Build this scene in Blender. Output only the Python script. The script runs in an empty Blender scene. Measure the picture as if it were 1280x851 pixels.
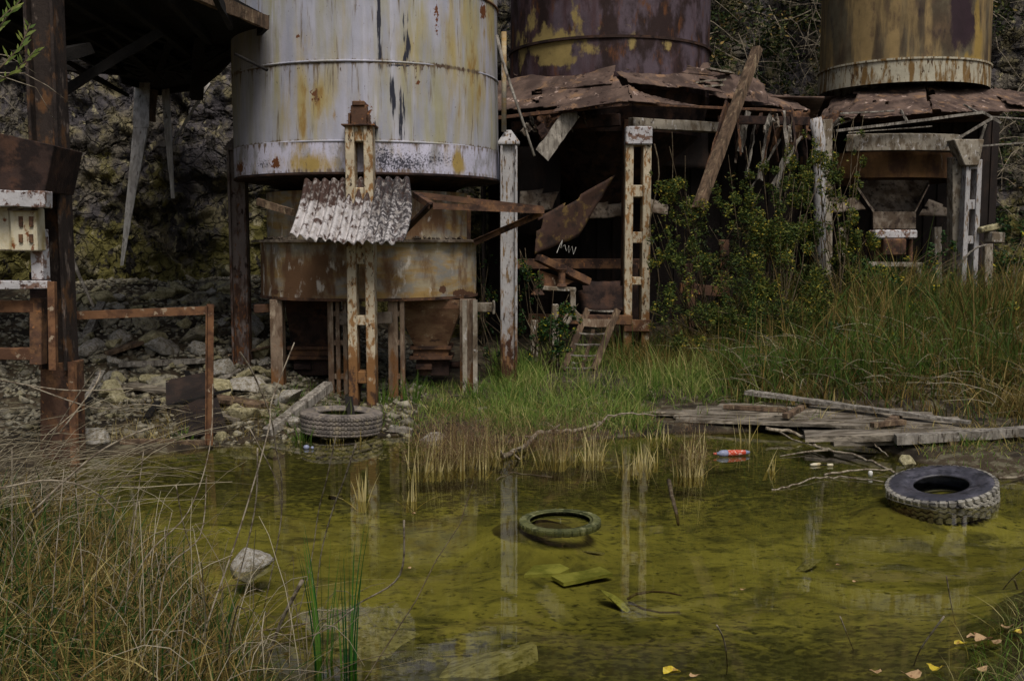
import bpy, bmesh, math, random
import numpy as np
from mathutils import Vector, Matrix, Euler
R=math.radians
rng=np.random.default_rng(7); random.seed(7)
scene=bpy.context.scene
col=scene.collection
# ------------------------------------------------------------------ camera geometry
PITCH=math.atan(125/1300); CH=2.3; F=1300.0
cp,sp=math.cos(PITCH),math.sin(PITCH)
def ray(px,py):
    dx=(px-640)/F; dy=(425.5-py)/F
    return np.array((dx, cp+dy*sp, -sp+dy*cp))
def P(px,py,Y):
    d=ray(px,py); t=Y/d[1]
    return Vector((d[0]*t,Y,CH+d[2]*t))
def proj(x,y,z):
    z=z-CH; dep=y*cp-z*sp; up=y*sp+z*cp
    return 640+F*x/dep, 425.5-F*up/dep
# ------------------------------------------------------------------ noise
def _h(i,j,k):
    n=(i*374761393+j*668265263+k*2147483647+ (i*j)*1274126177)&0xffffffff
    n=((n^(n>>13))*1274126177)&0xffffffff
    n=((n^(n>>15))*2246822519)&0xffffffff
    return ((n^(n>>16))&0xffffff)/float(0xffffff)
def vn(x,y,z):
    x,y,z=np.broadcast_arrays(np.asarray(x,float),np.asarray(y,float),np.asarray(z,float))
    xi,yi,zi=np.floor(x).astype(np.int64),np.floor(y).astype(np.int64),np.floor(z).astype(np.int64)
    fx,fy,fz=x-xi,y-yi,z-zi
    fx=fx*fx*(3-2*fx);fy=fy*fy*(3-2*fy);fz=fz*fz*(3-2*fz)
    r=0
    for a in (0,1):
        for b in (0,1):
            for c in (0,1):
                w=(fx if a else 1-fx)*(fy if b else 1-fy)*(fz if c else 1-fz)
                r=r+w*_h(xi+a+1000,yi+b+1000,zi+c+1000)
    return r*2-1
def fbm(x,y,z,o=4):
    r=0;a=1.;f=1.;s=0
    for i in range(o):
        r=r+a*vn(np.asarray(x)*f+i*17.3,np.asarray(y)*f+i*5.1,np.asarray(z)*f+i*9.7); s+=a; a*=.5; f*=2.03
    return r/s
def cell(x,y,z):      # blocky facets: per-cell value and distance to nearest feature
    xi,yi,zi=np.floor(x).astype(np.int64),np.floor(y).astype(np.int64),np.floor(z).astype(np.int64)
    best=np.full(x.shape,9.);b2=np.full(x.shape,9.);val=np.zeros(x.shape);tl=np.zeros(x.shape)
    for a in (-1,0,1):
        for b in (-1,0,1):
            for c in (-1,0,1):
                i,j,k=xi+a+1000,yi+b+1000,zi+c+1000
                d=np.sqrt((i-1000+_h(i,j,k)-x)**2+(j-1000+_h(i+77,j,k)-y)**2+(k-1000+_h(i,j+77,k)-z)**2)
                m=d<best
                b2=np.where(m,best,np.minimum(b2,d)); val=np.where(m,_h(i,j,k+77),val); tl=np.where(m,(_h(i+31,j,k)-.5)*(x-(i-1000+_h(i,j,k)))+(_h(i,j+31,k)-.5)*(z-(k-1000+_h(i,j+77,k))),tl); best=np.where(m,d,best)
    return val+1.6*tl,b2-best
def ss(x,a,b):
    t=np.clip((np.asarray(x,float)-a)/(b-a),0,1); return t*t*(3-2*t)
# ------------------------------------------------------------------ terrain
FX=[-30,-8,-4.6,-3.4,-2.4,-1.2,-.2,1,2.3,3.2,3.9,4.25,4.9,8,30]
FY=[9.5,10.3,10.9,11.35,12.15,12.25,11.6,12,12.5,12.5,11.9,10.6,9.9,9.3,9]
LY=[0,4.2,5.4,7.5,9.2,11,30]; LX=[-.6,-1.,-1.5,-2.75,-4.0,-5.2,-9]
RY=[0,4.2,5.4,6.2,7.1,8.4,9.6,30]; RX=[1.2,1.7,2.45,3.1,4.0,5.9,9,30]
def hgt(x,y,detail=True):
    x=np.asarray(x,float);y=np.asarray(y,float)
    d=np.maximum(y-np.interp(x,FX,FY), np.interp(y,LY,LX)-x)
    d=np.maximum(d,x-np.interp(y,RY,RX)); d=np.maximum(d,4.7-y)
    d=d+.25*fbm(x*.9,y*.9,3.,3)
    h=np.where(d<0,-.23*(1-np.exp(np.minimum(d,0)/.5)), .10*(1-np.exp(-np.maximum(d,0)/.35))+.05*np.clip(d,0,3.6))
    h=h+ss(-x,1.6,4.2)*ss(y,13.6,19.4)*1.3
    h=h+ss(x,2.5,6)*ss(y,12.8,20)*.70 + ss(x,-1,3)*ss(y,18,23)*.35
    h=h+.10*ss(-x,2,4)*ss(8-y,0,3)
    cm=ss(x,1.6,2.2)*(1-ss(y,8,9)); h=np.where(h>0,h*(1-.6*cm),h)
    pm=ss(x,1.2,1.9)*(1-ss(x,7.4,8.6))*ss(y,11,11.6)*(1-ss(y,13.4,14.6)); h=h*(1-pm)+np.minimum(h,.06)*pm
    tm=np.exp(-(((x-.165)/.5)**2+((y-8.45)/.5)**2)**2); h=np.where(h<-.065,h*(1-tm)-.065*tm,h)
    tm=np.exp(-(((x-3.85)/.62)**2+((y-9.4)/.62)**2)**2); h=np.where(h<-.10,h*(1-tm)-.10*tm,h)
    if detail:
        rub=ss(-x,1.4,3)*ss(y,11,12.5)
        h=h+fbm(x*1.3,y*1.3,1.,4)*(.035+.12*rub)+fbm(x*6,y*6,4.,2)*(.008+.03*rub)
    return h
def G(px,py,off=0.):
    d=ray(px,py); t=4.; 
    T=np.arange(3.5,40,.02)
    X,Y,Z=d[0]*T,d[1]*T,CH+d[2]*T
    b=np.nonzero(Z<np.maximum(hgt(X,Y),-9))[0]
    i=b[0] if len(b) else -1
    return Vector((X[i],Y[i],Z[i]+off))
def W(px,py,z=0.):
    d=ray(px,py); t=(z-CH)/d[2]; return Vector((d[0]*t,d[1]*t,z))
def gz(x,y): return float(hgt(x,y))
# ------------------------------------------------------------------ mesh helpers
WT={}
def s2l(c):
    return tuple(((v/255)/12.92 if v/255<=.04045 else ((v/255+.055)/1.055)**2.4) for v in c)
class MB:
    def __init__(s): s.v=[];s.f=[];s.a=[]
    def add(s,vs,fs):
        o=len(s.v); s.v+= [tuple(v) for v in vs]; s.f+=[tuple(i+o for i in f) for f in fs]; return s
    def box(s,c,d,rot=None):
        c=Vector(c); M=Euler(rot).to_matrix() if rot else Matrix.Identity(3)
        vs=[c+M@Vector((x*d[0]/2,y*d[1]/2,z*d[2]/2)) for x in(-1,1) for y in(-1,1) for z in(-1,1)]
        return s.add(vs,[(0,1,3,2),(4,6,7,5),(0,4,5,1),(2,3,7,6),(0,2,6,4),(1,5,7,3)])
    def beam(s,p0,p1,w,h,roll=0,seg=1,jit=0,taper=1.,bow=0):
        p0=Vector(p0);p1=Vector(p1);d=(p1-p0);L=d.length;d.normalize()
        up=Vector((0,0,1)) if abs(d.z)<.95 else Vector((0,1,0))
        side=d.cross(up).normalized(); u2=side.cross(d).normalized()
        if roll:
            q=Matrix.Rotation(roll,3,d); side=q@side; u2=q@u2
        vs=[];fs=[]
        for i in range(seg+1):
            t=i/seg; c=p0+(p1-p0)*t+u2*bow*math.sin(t*math.pi); k=1+(taper-1)*t
            for a,b in((-1,-1),(1,-1),(1,1),(-1,1)):
                j=Vector((random.uniform(-1,1),random.uniform(-1,1),random.uniform(-1,1)))*jit
                vs.append(c+side*a*w/2*k+u2*b*h/2*k+j)
        for i in range(seg):
            o=i*4
            for a in range(4): fs.append((o+a,o+(a+1)%4,o+4+(a+1)%4,o+4+a))
        fs.append((3,2,1,0)); o=seg*4; fs.append((o,o+1,o+2,o+3))
        return s.add(vs,fs)
    def tube(s,pts,r0,r1=None,n=6,cap=True):
        pts=[Vector(p) for p in pts]; r1=r0 if r1 is None else r1
        vs=[];fs=[];m=len(pts);prev=None
        for i,p in enumerate(pts):
            d=(pts[min(i+1,m-1)]-pts[max(i-1,0)]).normalized()
            if prev is None:
                a=d.orthogonal().normalized()
            else:
                a=(prev-d*prev.dot(d)).normalized()
            prev=a; b=d.cross(a); r=r0+(r1-r0)*i/(m-1)
            for k in range(n):
                t=2*math.pi*k/n; vs.append(p+(a*math.cos(t)+b*math.sin(t))*r)
        for i in range(m-1):
            for k in range(n): fs.append((i*n+k,i*n+(k+1)%n,(i+1)*n+(k+1)%n,(i+1)*n+k))
        if cap: fs.append(tuple(range(n-1,-1,-1))); fs.append(tuple((m-1)*n+k for k in range(n)))
        return s.add(vs,fs)
    def lathe(s,prof,n=64,c=(0,0,0),a0=0,a1=2*math.pi,fn=None):
        full=abs(a1-a0-2*math.pi)<1e-6; m=n if full else n+1
        vs=[];fs=[]
        for (r,z) in prof:
            for k in range(m):
                t=a0+(a1-a0)*k/n; rr=r+(fn(t,z,r) if fn else 0)
                vs.append((c[0]+rr*math.sin(t),c[1]-rr*math.cos(t),c[2]+z))
        for i in range(len(prof)-1):
            for k in range(n):
                k2=(k+1)%m
                fs.append((i*m+k,i*m+k2,(i+1)*m+k2,(i+1)*m+k))
        return s.add(vs,fs)
    def build(s,name,m,parent=None,smooth=False,bevel=0,solid=0,world=True):
        me=bpy.data.meshes.new(name); me.from_pydata(s.v,[],s.f); me.update()
        o=bpy.data.objects.new(name,me); col.objects.link(o)
        if m: me.materials.append(m)
        if smooth: me.polygons.foreach_set('use_smooth',[True]*len(me.polygons))
        if parent:
            o.parent=parent
            if world: o.location=-WT[parent.name]; WT[o.name]=Vector((0,0,0))
            else: WT[o.name]=WT[parent.name]
        else: WT[o.name]=Vector((0,0,0))
        if solid:
            x=o.modifiers.new('solid','SOLIDIFY'); x.thickness=solid; x.offset=0
        if bevel:
            x=o.modifiers.new('bevel','BEVEL'); x.width=bevel; x.segments=1; x.limit_method='ANGLE'
        return o
def tag(o,label=None,cat=None,group=None,kind=None):
    if label:o['label']=label
    if cat:o['category']=cat
    if group:o['group']=group
    if kind:o['kind']=kind
    return o
def thing(name,label,cat,loc=(0,0,0),group=None):
    o=bpy.data.objects.new(name,None); col.objects.link(o); o.location=loc; o.empty_display_size=.2
    WT[o.name]=Vector(loc); return tag(o,label,cat,group)
def npmesh(name,v,f,m,parent=None,attrs=None,smooth=False):
    v=np.ascontiguousarray(v,dtype=np.float32); f=np.ascontiguousarray(f,dtype=np.int32)
    me=bpy.data.meshes.new(name); k=f.shape[1]
    me.vertices.add(len(v)); me.vertices.foreach_set('co',v.ravel())
    me.loops.add(f.size); me.loops.foreach_set('vertex_index',f.ravel())
    me.polygons.add(len(f)); me.polygons.foreach_set('loop_start',np.arange(len(f),dtype=np.int32)*k)
    me.update(calc_edges=True)
    if attrs:
        for n,a in attrs.items():
            t=me.attributes.new(n,'FLOAT','POINT'); t.data.foreach_set('value',np.ascontiguousarray(a,dtype=np.float32))
    me.materials.append(m)
    if smooth: me.polygons.foreach_set('use_smooth',np.ones(len(f),dtype=bool))
    o=bpy.data.objects.new(name,me); col.objects.link(o)
    if parent:
        o.parent=parent; o.location=-WT[parent.name]
    WT[o.name]=Vector((0,0,0))
    return o
def copyobj(o,loc,rot=None,sc=None,label=None):
    c=o.copy(); col.objects.link(c); c.location=loc
    if rot is not None: c.rotation_euler=rot
    if sc is not None: c.scale=sc
    if label: c['label']=label
    for ch in o.children:
        d=ch.copy(); col.objects.link(d); d.parent=c
    return c
# ------------------------------------------------------------------ materials
def L(c,s=(4,4,4),th=.5,so=.08,det=6,z=None,at=None,aw=1.,dist=0.):
    return dict(c=c,s=s,th=th,so=so,det=det,z=z,at=at,aw=aw,dist=dist)
def mat(name,base,layers=(),rough=.85,bump=.35,bs=25,spec=.25,var=.25,metal=0,vs=3,bump2=0,bs2=3):
    m=bpy.data.materials.new(name); m.use_nodes=True; nt=m.node_tree; N=nt.nodes; K=nt.links
    b=N['Principled BSDF']; b.inputs['Roughness'].default_value=rough
    b.inputs['Specular IOR Level'].default_value=spec; b.inputs['Metallic'].default_value=metal
    tc=N.new('ShaderNodeTexCoord'); geo=N.new('ShaderNodeNewGeometry'); sep=N.new('ShaderNodeSeparateXYZ')
    K.new(geo.outputs['Position'],sep.inputs[0])
    def noise(s,det=6,dist=0,off=0):
        mp=N.new('ShaderNodeMapping'); mp.inputs['Scale'].default_value=s; mp.inputs['Location'].default_value=(off,off*1.7,off*.6)
        K.new(tc.outputs['Object'],mp.inputs[0]); n=N.new('ShaderNodeTexNoise')
        n.inputs['Scale'].default_value=1; n.inputs['Detail'].default_value=det; n.inputs['Roughness'].default_value=.62
        n.inputs['Distortion'].default_value=dist
        K.new(mp.outputs[0],n.inputs['Vector']); return n.outputs[0]
    def math_(op,a,b2,clamp=False):
        x=N.new('ShaderNodeMath'); x.operation=op; x.use_clamp=clamp
        for i,q in enumerate((a,b2)):
            if hasattr(q,'links'): K.new(q,x.inputs[i])
            else: x.inputs[i].default_value=q
        return x.outputs[0]
    def mix(f,a,c,mode='MIX'):
        x=N.new('ShaderNodeMix'); x.data_type='RGBA'; x.blend_type=mode
        K.new(f,x.inputs[0]) if hasattr(f,'links') else setattr(x.inputs[0],'default_value',f)
        for i,q in ((6,a),(7,c)):
            if hasattr(q,'links'): K.new(q,x.inputs[i])
            else: x.inputs[i].default_value=tuple(q)+(1,)
        return x.outputs[2]
    cur=s2l(base)
    for i,l in enumerate(layers):
        f=noise(l['s'],l['det'],l['dist'],i*3.3+1)
        if l['z']:
            k,z0=l['z']; zt=math_('MULTIPLY',math_('SUBTRACT',z0,sep.outputs[2]),k)
            zt=math_('MAXIMUM',math_('MINIMUM',zt,.4),-.4); f=math_('ADD',f,zt)
        if l['at']:
            a=N.new('ShaderNodeAttribute'); a.attribute_name=l['at']; f=math_('ADD',f,math_('MULTIPLY',a.outputs['Fac'],l['aw']))
        r=N.new('ShaderNodeMapRange'); r.interpolation_type='SMOOTHSTEP'
        r.inputs[1].default_value=l['th']-l['so']; r.inputs[2].default_value=l['th']+l['so']
        K.new(f,r.inputs[0]); cur=mix(r.outputs[0],cur,s2l(l['c']))
    v=noise((vs,vs,vs),8,0,9.1); r=N.new('ShaderNodeMapRange'); r.inputs[1].default_value=.25; r.inputs[2].default_value=.75
    r.inputs[3].default_value=1-var; r.inputs[4].default_value=1+var; K.new(v,r.inputs[0])
    g=N.new('ShaderNodeCombineColor'); [K.new(r.outputs[0],g.inputs[i]) for i in range(3)]
    cur=mix(1.,cur,g.outputs[0],'MULTIPLY'); K.new(cur,b.inputs['Base Color'])
    hgtn=noise((bs,bs,bs),6,0,2.2)
    bp=N.new('ShaderNodeBump'); bp.inputs['Strength'].default_value=bump; bp.inputs['Distance'].default_value=.02
    K.new(hgtn,bp.inputs['Height'])
    if bump2:
        b2=N.new('ShaderNodeBump'); b2.inputs['Strength'].default_value=bump2; b2.inputs['Distance'].default_value=.15
        K.new(noise((bs2,bs2,bs2),5,0,5.5),b2.inputs['Height']); K.new(b2.outputs[0],bp.inputs['Normal'])
    K.new(bp.outputs[0],b.inputs['Normal'])
    return m
def ramp_mat(name,stops,rough=.7,trans=.0,attr='tint'):
    m=bpy.data.materials.new(name); m.use_nodes=True; nt=m.node_tree; N=nt.nodes; K=nt.links
    b=N['Principled BSDF']; b.inputs['Roughness'].default_value=rough; b.inputs['Specular IOR Level'].default_value=.2
    a=N.new('ShaderNodeAttribute'); a.attribute_name=attr; r=N.new('ShaderNodeValToRGB'); K.new(a.outputs['Fac'],r.inputs[0])
    e=r.color_ramp.elements
    while len(e)<len(stops): e.new(.5)
    for i,(p,c) in enumerate(stops): e[i].position=p; e[i].color=s2l(c)+(1,)
    K.new(r.outputs[0],b.inputs['Base Color'])
    if trans:
        t=N.new('ShaderNodeBsdfTranslucent'); K.new(r.outputs[0],t.inputs[0]); mx=N.new('ShaderNodeMixShader'); mx.inputs[0].default_value=trans
        K.new(b.outputs[0],mx.inputs[1]); K.new(t.outputs[0],mx.inputs[2]); K.new(mx.outputs[0],N['Material Output'].inputs[0])
    return m
RUST=(100,62,38); DRUST=(58,36,28); BLK=(24,20,19)
M={}
M['silo1']=mat('weathered_silo_paint',(176,176,190),[
    L((158,154,124),(2.2,2.2,.35),.56,.14,7,at='olive'), 
    L((190,190,204),(9,9,.5),.62,.12,6),
    L((156,158,172),(5,5,.7),.58,.14,7),
    L((172,156,108),(7,7,1.2),.72,.22,9,at='yel',aw=.42),
    L((150,122,72),(10,10,3),.80,.10,9,at='yel',aw=.30),
    L((104,62,34),(26,26,20),.72,.03,8,at='rst',aw=.6),
    L((42,44,56),(30,30,2.5),.72,.06,6,at='drk',aw=.5),
    L((112,98,78),(18,18,1.4),.66,.08,8,at='seam',aw=.22),L((84,66,54),(26,26,9),.72,.04,8,at='seam',aw=.2),
    L((90,70,58),(22,22,22),.70,.02,6)],rough=.6,bump=.12,bs=40,var=.12)
M['silo1band']=mat('chalky_band_paint',(200,198,216),[
    L((150,148,150),(6,6,2),.55,.1,8),
    L((168,144,84),(7,7,2),.68,.14,9,at='yel',aw=.42),
    L((58,58,68),(40,40,40),.68,.12,8,at='drk',aw=.30),
    L((112,96,82),(20,20,4),.70,.10,8,at='seam',aw=.17),
    L((104,62,34),(26,26,20),.70,.03,8,at='rst',aw=.6)],rough=.65,bump=.15,bs=40,var=.15)
M['silo2']=mat('rusted_dark_silo',(70,50,52),[
    L((88,76,84),(3,3,.5),.52,.12,6,at='pur',aw=.3),
    L((44,30,28),(2.5,2.5,1.2),.52,.08,8),
    L((96,60,34),(6,6,2),.62,.08,8),
    L((150,132,82),(4,4,2.4),.74,.07,10,at='yel',aw=.42)],rough=.75,bump=.25,var=.3)
M['silo3']=mat('ochre_rust_silo',(106,98,78),[
    L((74,62,48),(1.3,1.3,.6),.48,.12,8),
    L((146,124,84),(2.5,2.5,.3),.56,.08,6,at='pal',aw=.3),
    L((100,82,62),(5,5,2),.62,.1,9),
    L((148,124,68),(4,4,1.),.70,.08,8,at='yel',aw=.45),
    L((50,36,42),(3,3,1.5),.7,.08,6,at='drk',aw=.55)],rough=.75,bump=.2,var=.25)
M['silo3band']=mat('flaking_band',(178,172,152),[L((120,94,56),(8,8,1.5),.52,.06,8),L((80,60,40),(14,14,5),.6,.04,8)],bump=.3)
M['rust']=mat('brown_rust',(92,68,54),[L((120,88,62),(5,5,5),.54,.08,9),L((56,42,36),(4,4,4),.54,.08,8),L((150,104,66),(18,18,18),.64,.04,6)],bump=.4,var=.3)
M['drust']=mat('dark_rust',(56,42,37),[L((76,54,42),(4,4,4),.54,.08,9),L((34,25,23),(5,5,5),.52,.08,8)],bump=.4,var=.3)
M['orust']=mat('orange_rust',(122,88,62),[L((88,62,46),(6,6,6),.5,.08,9),L((158,140,118),(9,9,9),.62,.03,9)],bump=.4)
M['roofrust']=mat('roof_sheet_rust',(104,86,76),[L((72,58,52),(2,2,2),.5,.1,9),L((132,104,80),(3,3,3),.60,.06,9),L((172,150,138),(5,5,5),.64,.04,9),L((48,34,30),(7,7,7),.62,.05,8)],bump=.35,var=.3)
M['wpost']=mat('peeling_white_post',(168,166,166),[
    L((120,98,70),(22,22,5),.58,.04,9),
    L((62,50,44),(26,26,5),.60,.03,9),
    L((126,94,64),(9,9,3),.60,.08,9,z=(.22,1.4)),
    L((72,48,34),(14,14,6),.62,.05,9,z=(.22,1.2))],bump=.4,bs=30)
M['gpost']=mat('grey_rusty_post',(118,108,104),[
    L((74,54,44),(9,9,3),.52,.08,9,z=(.05,1.6)),L((112,74,46),(22,22,10),.60,.04,9,z=(.06,1.6)),L((50,38,34),(14,14,8),.62,.05,9)],bump=.4)
M['cpost']=mat('cream_lattice_post',(186,174,150),[
    L((138,104,66),(18,18,8),.54,.05,9),L((66,50,38),(24,24,9),.62,.03,9),
    L((130,94,58),(7,7,4),.62,.06,9,z=(.3,1.3)),L((74,54,42),(8,8,5),.68,.05,9,z=(.3,1.0))],bump=.4)
M['conc']=mat('stained_concrete',(150,142,128),[L((104,92,76),(7,7,3),.52,.08,9),L((62,52,44),(12,12,6),.62,.05,9),L((186,182,178),(16,16,7),.62,.04,9)],bump=.4)
M['dconc']=mat('stained_plate',(122,112,100),[L((78,66,54),(4,4,3),.5,.1,9),L((52,42,36),(9,9,6),.58,.06,9)],bump=.35)
M['drum']=mat('ochre_hopper_drum',(172,160,134),[
    L((168,138,86),(1.2,1.2,8),.50,.10,7),L((148,144,136),(3,3,6),.54,.1,8),L((112,84,60),(4,4,1.6),.58,.12,8,at='brn',aw=.25),
    L((206,198,186),(7,7,3),.62,.05,9),L((96,68,50),(6,6,7),.72,.025,7,at='rst',aw=.4)],bump=.25,var=.2)
M['legs']=mat('brown_hopper_steel',(138,120,102),[L((104,84,68),(8,8,3),.52,.08,9),L((166,150,130),(16,16,4),.6,.05,8),L((124,88,56),(7,7,3),.62,.06,8,z=(.2,1.0))],bump=.4)
M['chute']=mat('chute_rust',(136,108,82),[L((108,80,60),(3,3,6),.5,.1,9),L((160,140,112),(8,8,8),.62,.05,9),L((72,54,44),(6,6,10),.62,.05,9)],bump=.35)
M['corr']=mat('lichened_corrugated_sheet',(188,184,184),[
    L((74,56,50),(9,9,9),.56,.05,9,at='rst',aw=.42),L((62,58,60),(16,30,30),.74,.10,6,at='drk',aw=.30),L((160,154,150),(14,14,14),.58,.10,8)],bump=.5,var=.15)
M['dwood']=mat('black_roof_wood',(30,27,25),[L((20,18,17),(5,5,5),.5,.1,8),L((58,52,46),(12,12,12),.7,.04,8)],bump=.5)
M['gwood']=mat('silver_grey_wood',(146,140,130),[L((104,98,90),(14,14,2),.5,.1,8),L((66,58,50),(20,20,3),.6,.05,8),L((172,166,156),(12,12,12),.62,.06,8)],bump=.6)
M['bwood']=mat('brown_weathered_wood',(112,92,74),[L((76,62,50),(10,10,3),.5,.1,8),L((140,122,98),(16,16,4),.6,.06,8)],bump=.6)
M['wwood']=mat('wet_grey_planks',(124,116,104),[L((84,76,64),(3,9,9),.5,.1,8),L((160,150,134),(2,12,12),.58,.07,8),L((58,50,42),(4,18,18),.62,.04,8)],bump=.6)
M['bark']=mat('pale_bark',(150,140,122),[L((96,84,70),(20,20,20),.52,.08,8)],bump=.5)
M['stem']=mat('bush_stem',(76,64,48),[L((104,94,74),(14,14,14),.55,.08,7)],bump=.4)
def crack_bump(m,sc,dist_,tone):
    nt=m.node_tree;N=nt.nodes;K=nt.links;b=N['Principled BSDF']
    tc=N.new('ShaderNodeTexCoord');nz=N.new('ShaderNodeTexNoise');nz.inputs['Scale'].default_value=1.6;nz.inputs['Detail'].default_value=5;K.new(tc.outputs['Object'],nz.inputs[0])
    mx=N.new('ShaderNodeMix');mx.data_type='RGBA';mx.inputs[0].default_value=.35;K.new(tc.outputs['Object'],mx.inputs[6]);K.new(nz.outputs[1],mx.inputs[7])
    prev=b.inputs['Normal'].links[0].from_node
    for s_,d_ in ((sc,dist_),(sc*2.7,dist_*.4)):
        v=N.new('ShaderNodeTexVoronoi');v.feature='DISTANCE_TO_EDGE';v.inputs['Scale'].default_value=s_;K.new(mx.outputs[2],v.inputs[0])
        r=N.new('ShaderNodeMapRange');r.inputs[2].default_value=.07;K.new(v.outputs[0],r.inputs[0])
        bp=N.new('ShaderNodeBump');bp.inputs['Strength'].default_value=.9;bp.inputs['Distance'].default_value=d_;K.new(r.outputs[0],bp.inputs['Height']);K.new(prev.outputs[0],bp.inputs['Normal']);prev=bp
        K.new(bp.outputs[0],b.inputs['Normal'])
    v=N.new('ShaderNodeTexVoronoi');v.inputs['Scale'].default_value=sc;K.new(mx.outputs[2],v.inputs[0]);sp_=N.new('ShaderNodeSeparateColor');K.new(v.outputs['Color'],sp_.inputs[0])
    r=N.new('ShaderNodeMapRange');r.inputs[3].default_value=1-tone;r.inputs[4].default_value=1+tone;K.new(sp_.outputs[0],r.inputs[0]);g=N.new('ShaderNodeCombineColor');[K.new(r.outputs[0],g.inputs[i]) for i in range(3)]
    m2_=N.new('ShaderNodeMix');m2_.data_type='RGBA';m2_.blend_type='MULTIPLY';m2_.inputs[0].default_value=1;K.new(b.inputs['Base Color'].links[0].from_socket,m2_.inputs[6]);K.new(g.outputs[0],m2_.inputs[7]);K.new(m2_.outputs[2],b.inputs['Base Color'])
M['rock']=mat('grey_rubble_stone',(152,146,128),[L((104,98,86),(3,3,3),.5,.1,9),L((146,138,112),(5,5,5),.58,.08,8),L((122,116,82),(3,3,3),.62,.08,8),L((54,50,44),(11,11,11),.62,.05,8)],bump=.7,bs=12,var=.25)
M['rocky']=mat('yellow_limestone',(168,160,126),[L((128,120,88),(4,4,4),.5,.1,9),L((176,168,138),(7,7,7),.6,.06,8),L((72,66,50),(11,11,11),.62,.05,8)],bump=.7,bs=12)
M['rockw']=mat('pale_stone',(164,160,152),[L((128,120,104),(7,7,7),.52,.08,9),L((90,82,60),(10,10,10),.62,.06,8)],bump=.7,bs=14)
M['cliff']=mat('mossy_quarry_rock',(92,86,76),[
    L((70,66,68),(1.3,1.3,.8),.5,.05,10),L((112,104,78),(1.8,1.8,1.8),.55,.06,9),
    L((104,98,52),(1.6,1.6,1.2),.54,.07,10,z=(.10,3.2)),L((150,142,112),(5,5,3),.62,.04,10),L((44,40,36),(4.2,4.2,2.6),.58,.03,10)],bump=1.,bs=11,var=.4,bump2=.9,bs2=3.5)
crack_bump(M['cliff'],2.2,.10,.28)
M['tyre']=mat('black_rubber',(58,57,64),[L((82,80,88),(6,6,6),.54,.1,8),L((38,37,41),(9,9,9),.56,.08,8)],rough=.42,bump=.25,spec=.5)
M['tyred']=mat('mud_dried_rubber',(122,114,106),[L((94,88,84),(6,6,6),.52,.1,8),L((140,130,112),(10,10,10),.6,.06,8)],rough=.75,bump=.4)
M['tyrem']=mat('muddy_tread',(150,146,136),[L((108,104,98),(9,9,9),.52,.08,8),L((60,58,60),(14,14,14),.6,.05,8)],rough=.6,bump=.4)
M['tyreg']=mat('algae_covered_rubber',(92,94,58),[L((62,66,40),(7,7,7),.52,.1,8),L((128,128,92),(12,12,12),.6,.06,8)],rough=.5,bump=.4)
M['slab']=mat('algae_slab',(172,172,104),[L((128,132,72),(5,5,5),.52,.1,8)],bump=.4)
M['box']=mat('stained_enamel_box',(204,196,172),[L((176,158,112),(5,5,3),.55,.1,9),L((120,70,36),(12,12,8),.64,.04,9)],bump=.2,rough=.55)
M['flange']=mat('flaked_white_flange',(186,184,186),[L((120,96,84),(9,9,9),.54,.04,9),L((70,48,40),(16,16,16),.6,.04,9)],bump=.3)
M['shade_steel']=mat('shade_and_dark_steel',(38,32,30),[L((56,44,38),(3,3,1),.56,.08,8)],bump=.4)  # near-black in place of shade under the canopies; also the dark steel plate
M['wht']=mat('bleached_plank',(206,202,196),[L((168,162,154),(20,20,2),.52,.1,8),L((112,104,94),(24,24,4),.64,.04,8)],bump=.5)
M['blk']=mat('black_void_paint',(22,20,20),[],bump=.1)
M['white']=mat('white_plastic',(214,212,206),[L((170,164,150),(30,30,30),.55,.08,5)],rough=.4,bump=.1)
M['bluep']=mat('pale_blue_plastic',(136,142,166),[L((120,126,150),(30,30,30),.55,.1,5)],rough=.3,bump=.1)
M['redp']=mat('orange_red_label',(190,76,52),[L((235,200,190),(40,70,70),.57,.02,3)],rough=.4,bump=.05)
M['yleaf']=mat('yellow_leaf',(186,166,50),[L((140,110,44),(30,30,30),.56,.08,5)],rough=.5,bump=.2)
M['bleaf']=mat('tan_leaf',(176,146,108),[L((130,98,66),(30,30,30),.56,.08,5)],rough=.6,bump=.2)
M['grassA']=ramp_mat('fresh_grass',[(0,(66,92,34)),(.45,(98,128,50)),(.7,(138,148,76)),(1,(176,164,110))],.6,.3)
M['grassB']=ramp_mat('mixed_autumn_grass',[(0,(38,72,26)),(.28,(80,98,42)),(.5,(94,76,40)),(.75,(138,116,62)),(1,(176,160,106))],.7,.25)
M['grassC']=ramp_mat('dry_straw_grass',[(0,(78,66,36)),(.4,(130,112,62)),(.7,(172,154,92)),(1,(206,192,138))],.7,.25)
M['grassD']=ramp_mat('rush_green',[(0,(18,62,30)),(.6,(34,98,40)),(1,(96,130,50))],.45,.25)
M['fuzz']=ramp_mat('brown_seed_heads',[(0,(86,66,48)),(.5,(134,108,80)),(1,(170,150,120))],.8,.3)
M['leafA']=ramp_mat('bush_leaves_autumn',[(0,(34,50,24)),(.4,(72,90,40)),(.8,(110,116,52)),(.97,(150,140,56)),(1,(180,160,60))],.6,.25)
M['leafB']=ramp_mat('ivy_leaves',[(0,(28,46,26)),(.5,(46,76,38)),(.88,(76,106,50)),(1,(190,170,50))],.5,.2)
M['leafC']=ramp_mat('hillside_leaves',[(0,(30,40,22)),(.5,(60,74,38)),(.85,(96,98,54)),(1,(150,124,72))],.7,.15)
M['leafW']=ramp_mat('willow_leaves',[(0,(80,104,44)),(1,(140,150,76))],.55,.3)
M['twig']=ramp_mat('grey_dry_stems',[(0,(84,74,58)),(.5,(132,122,100)),(1,(180,170,146))],.8)
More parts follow.
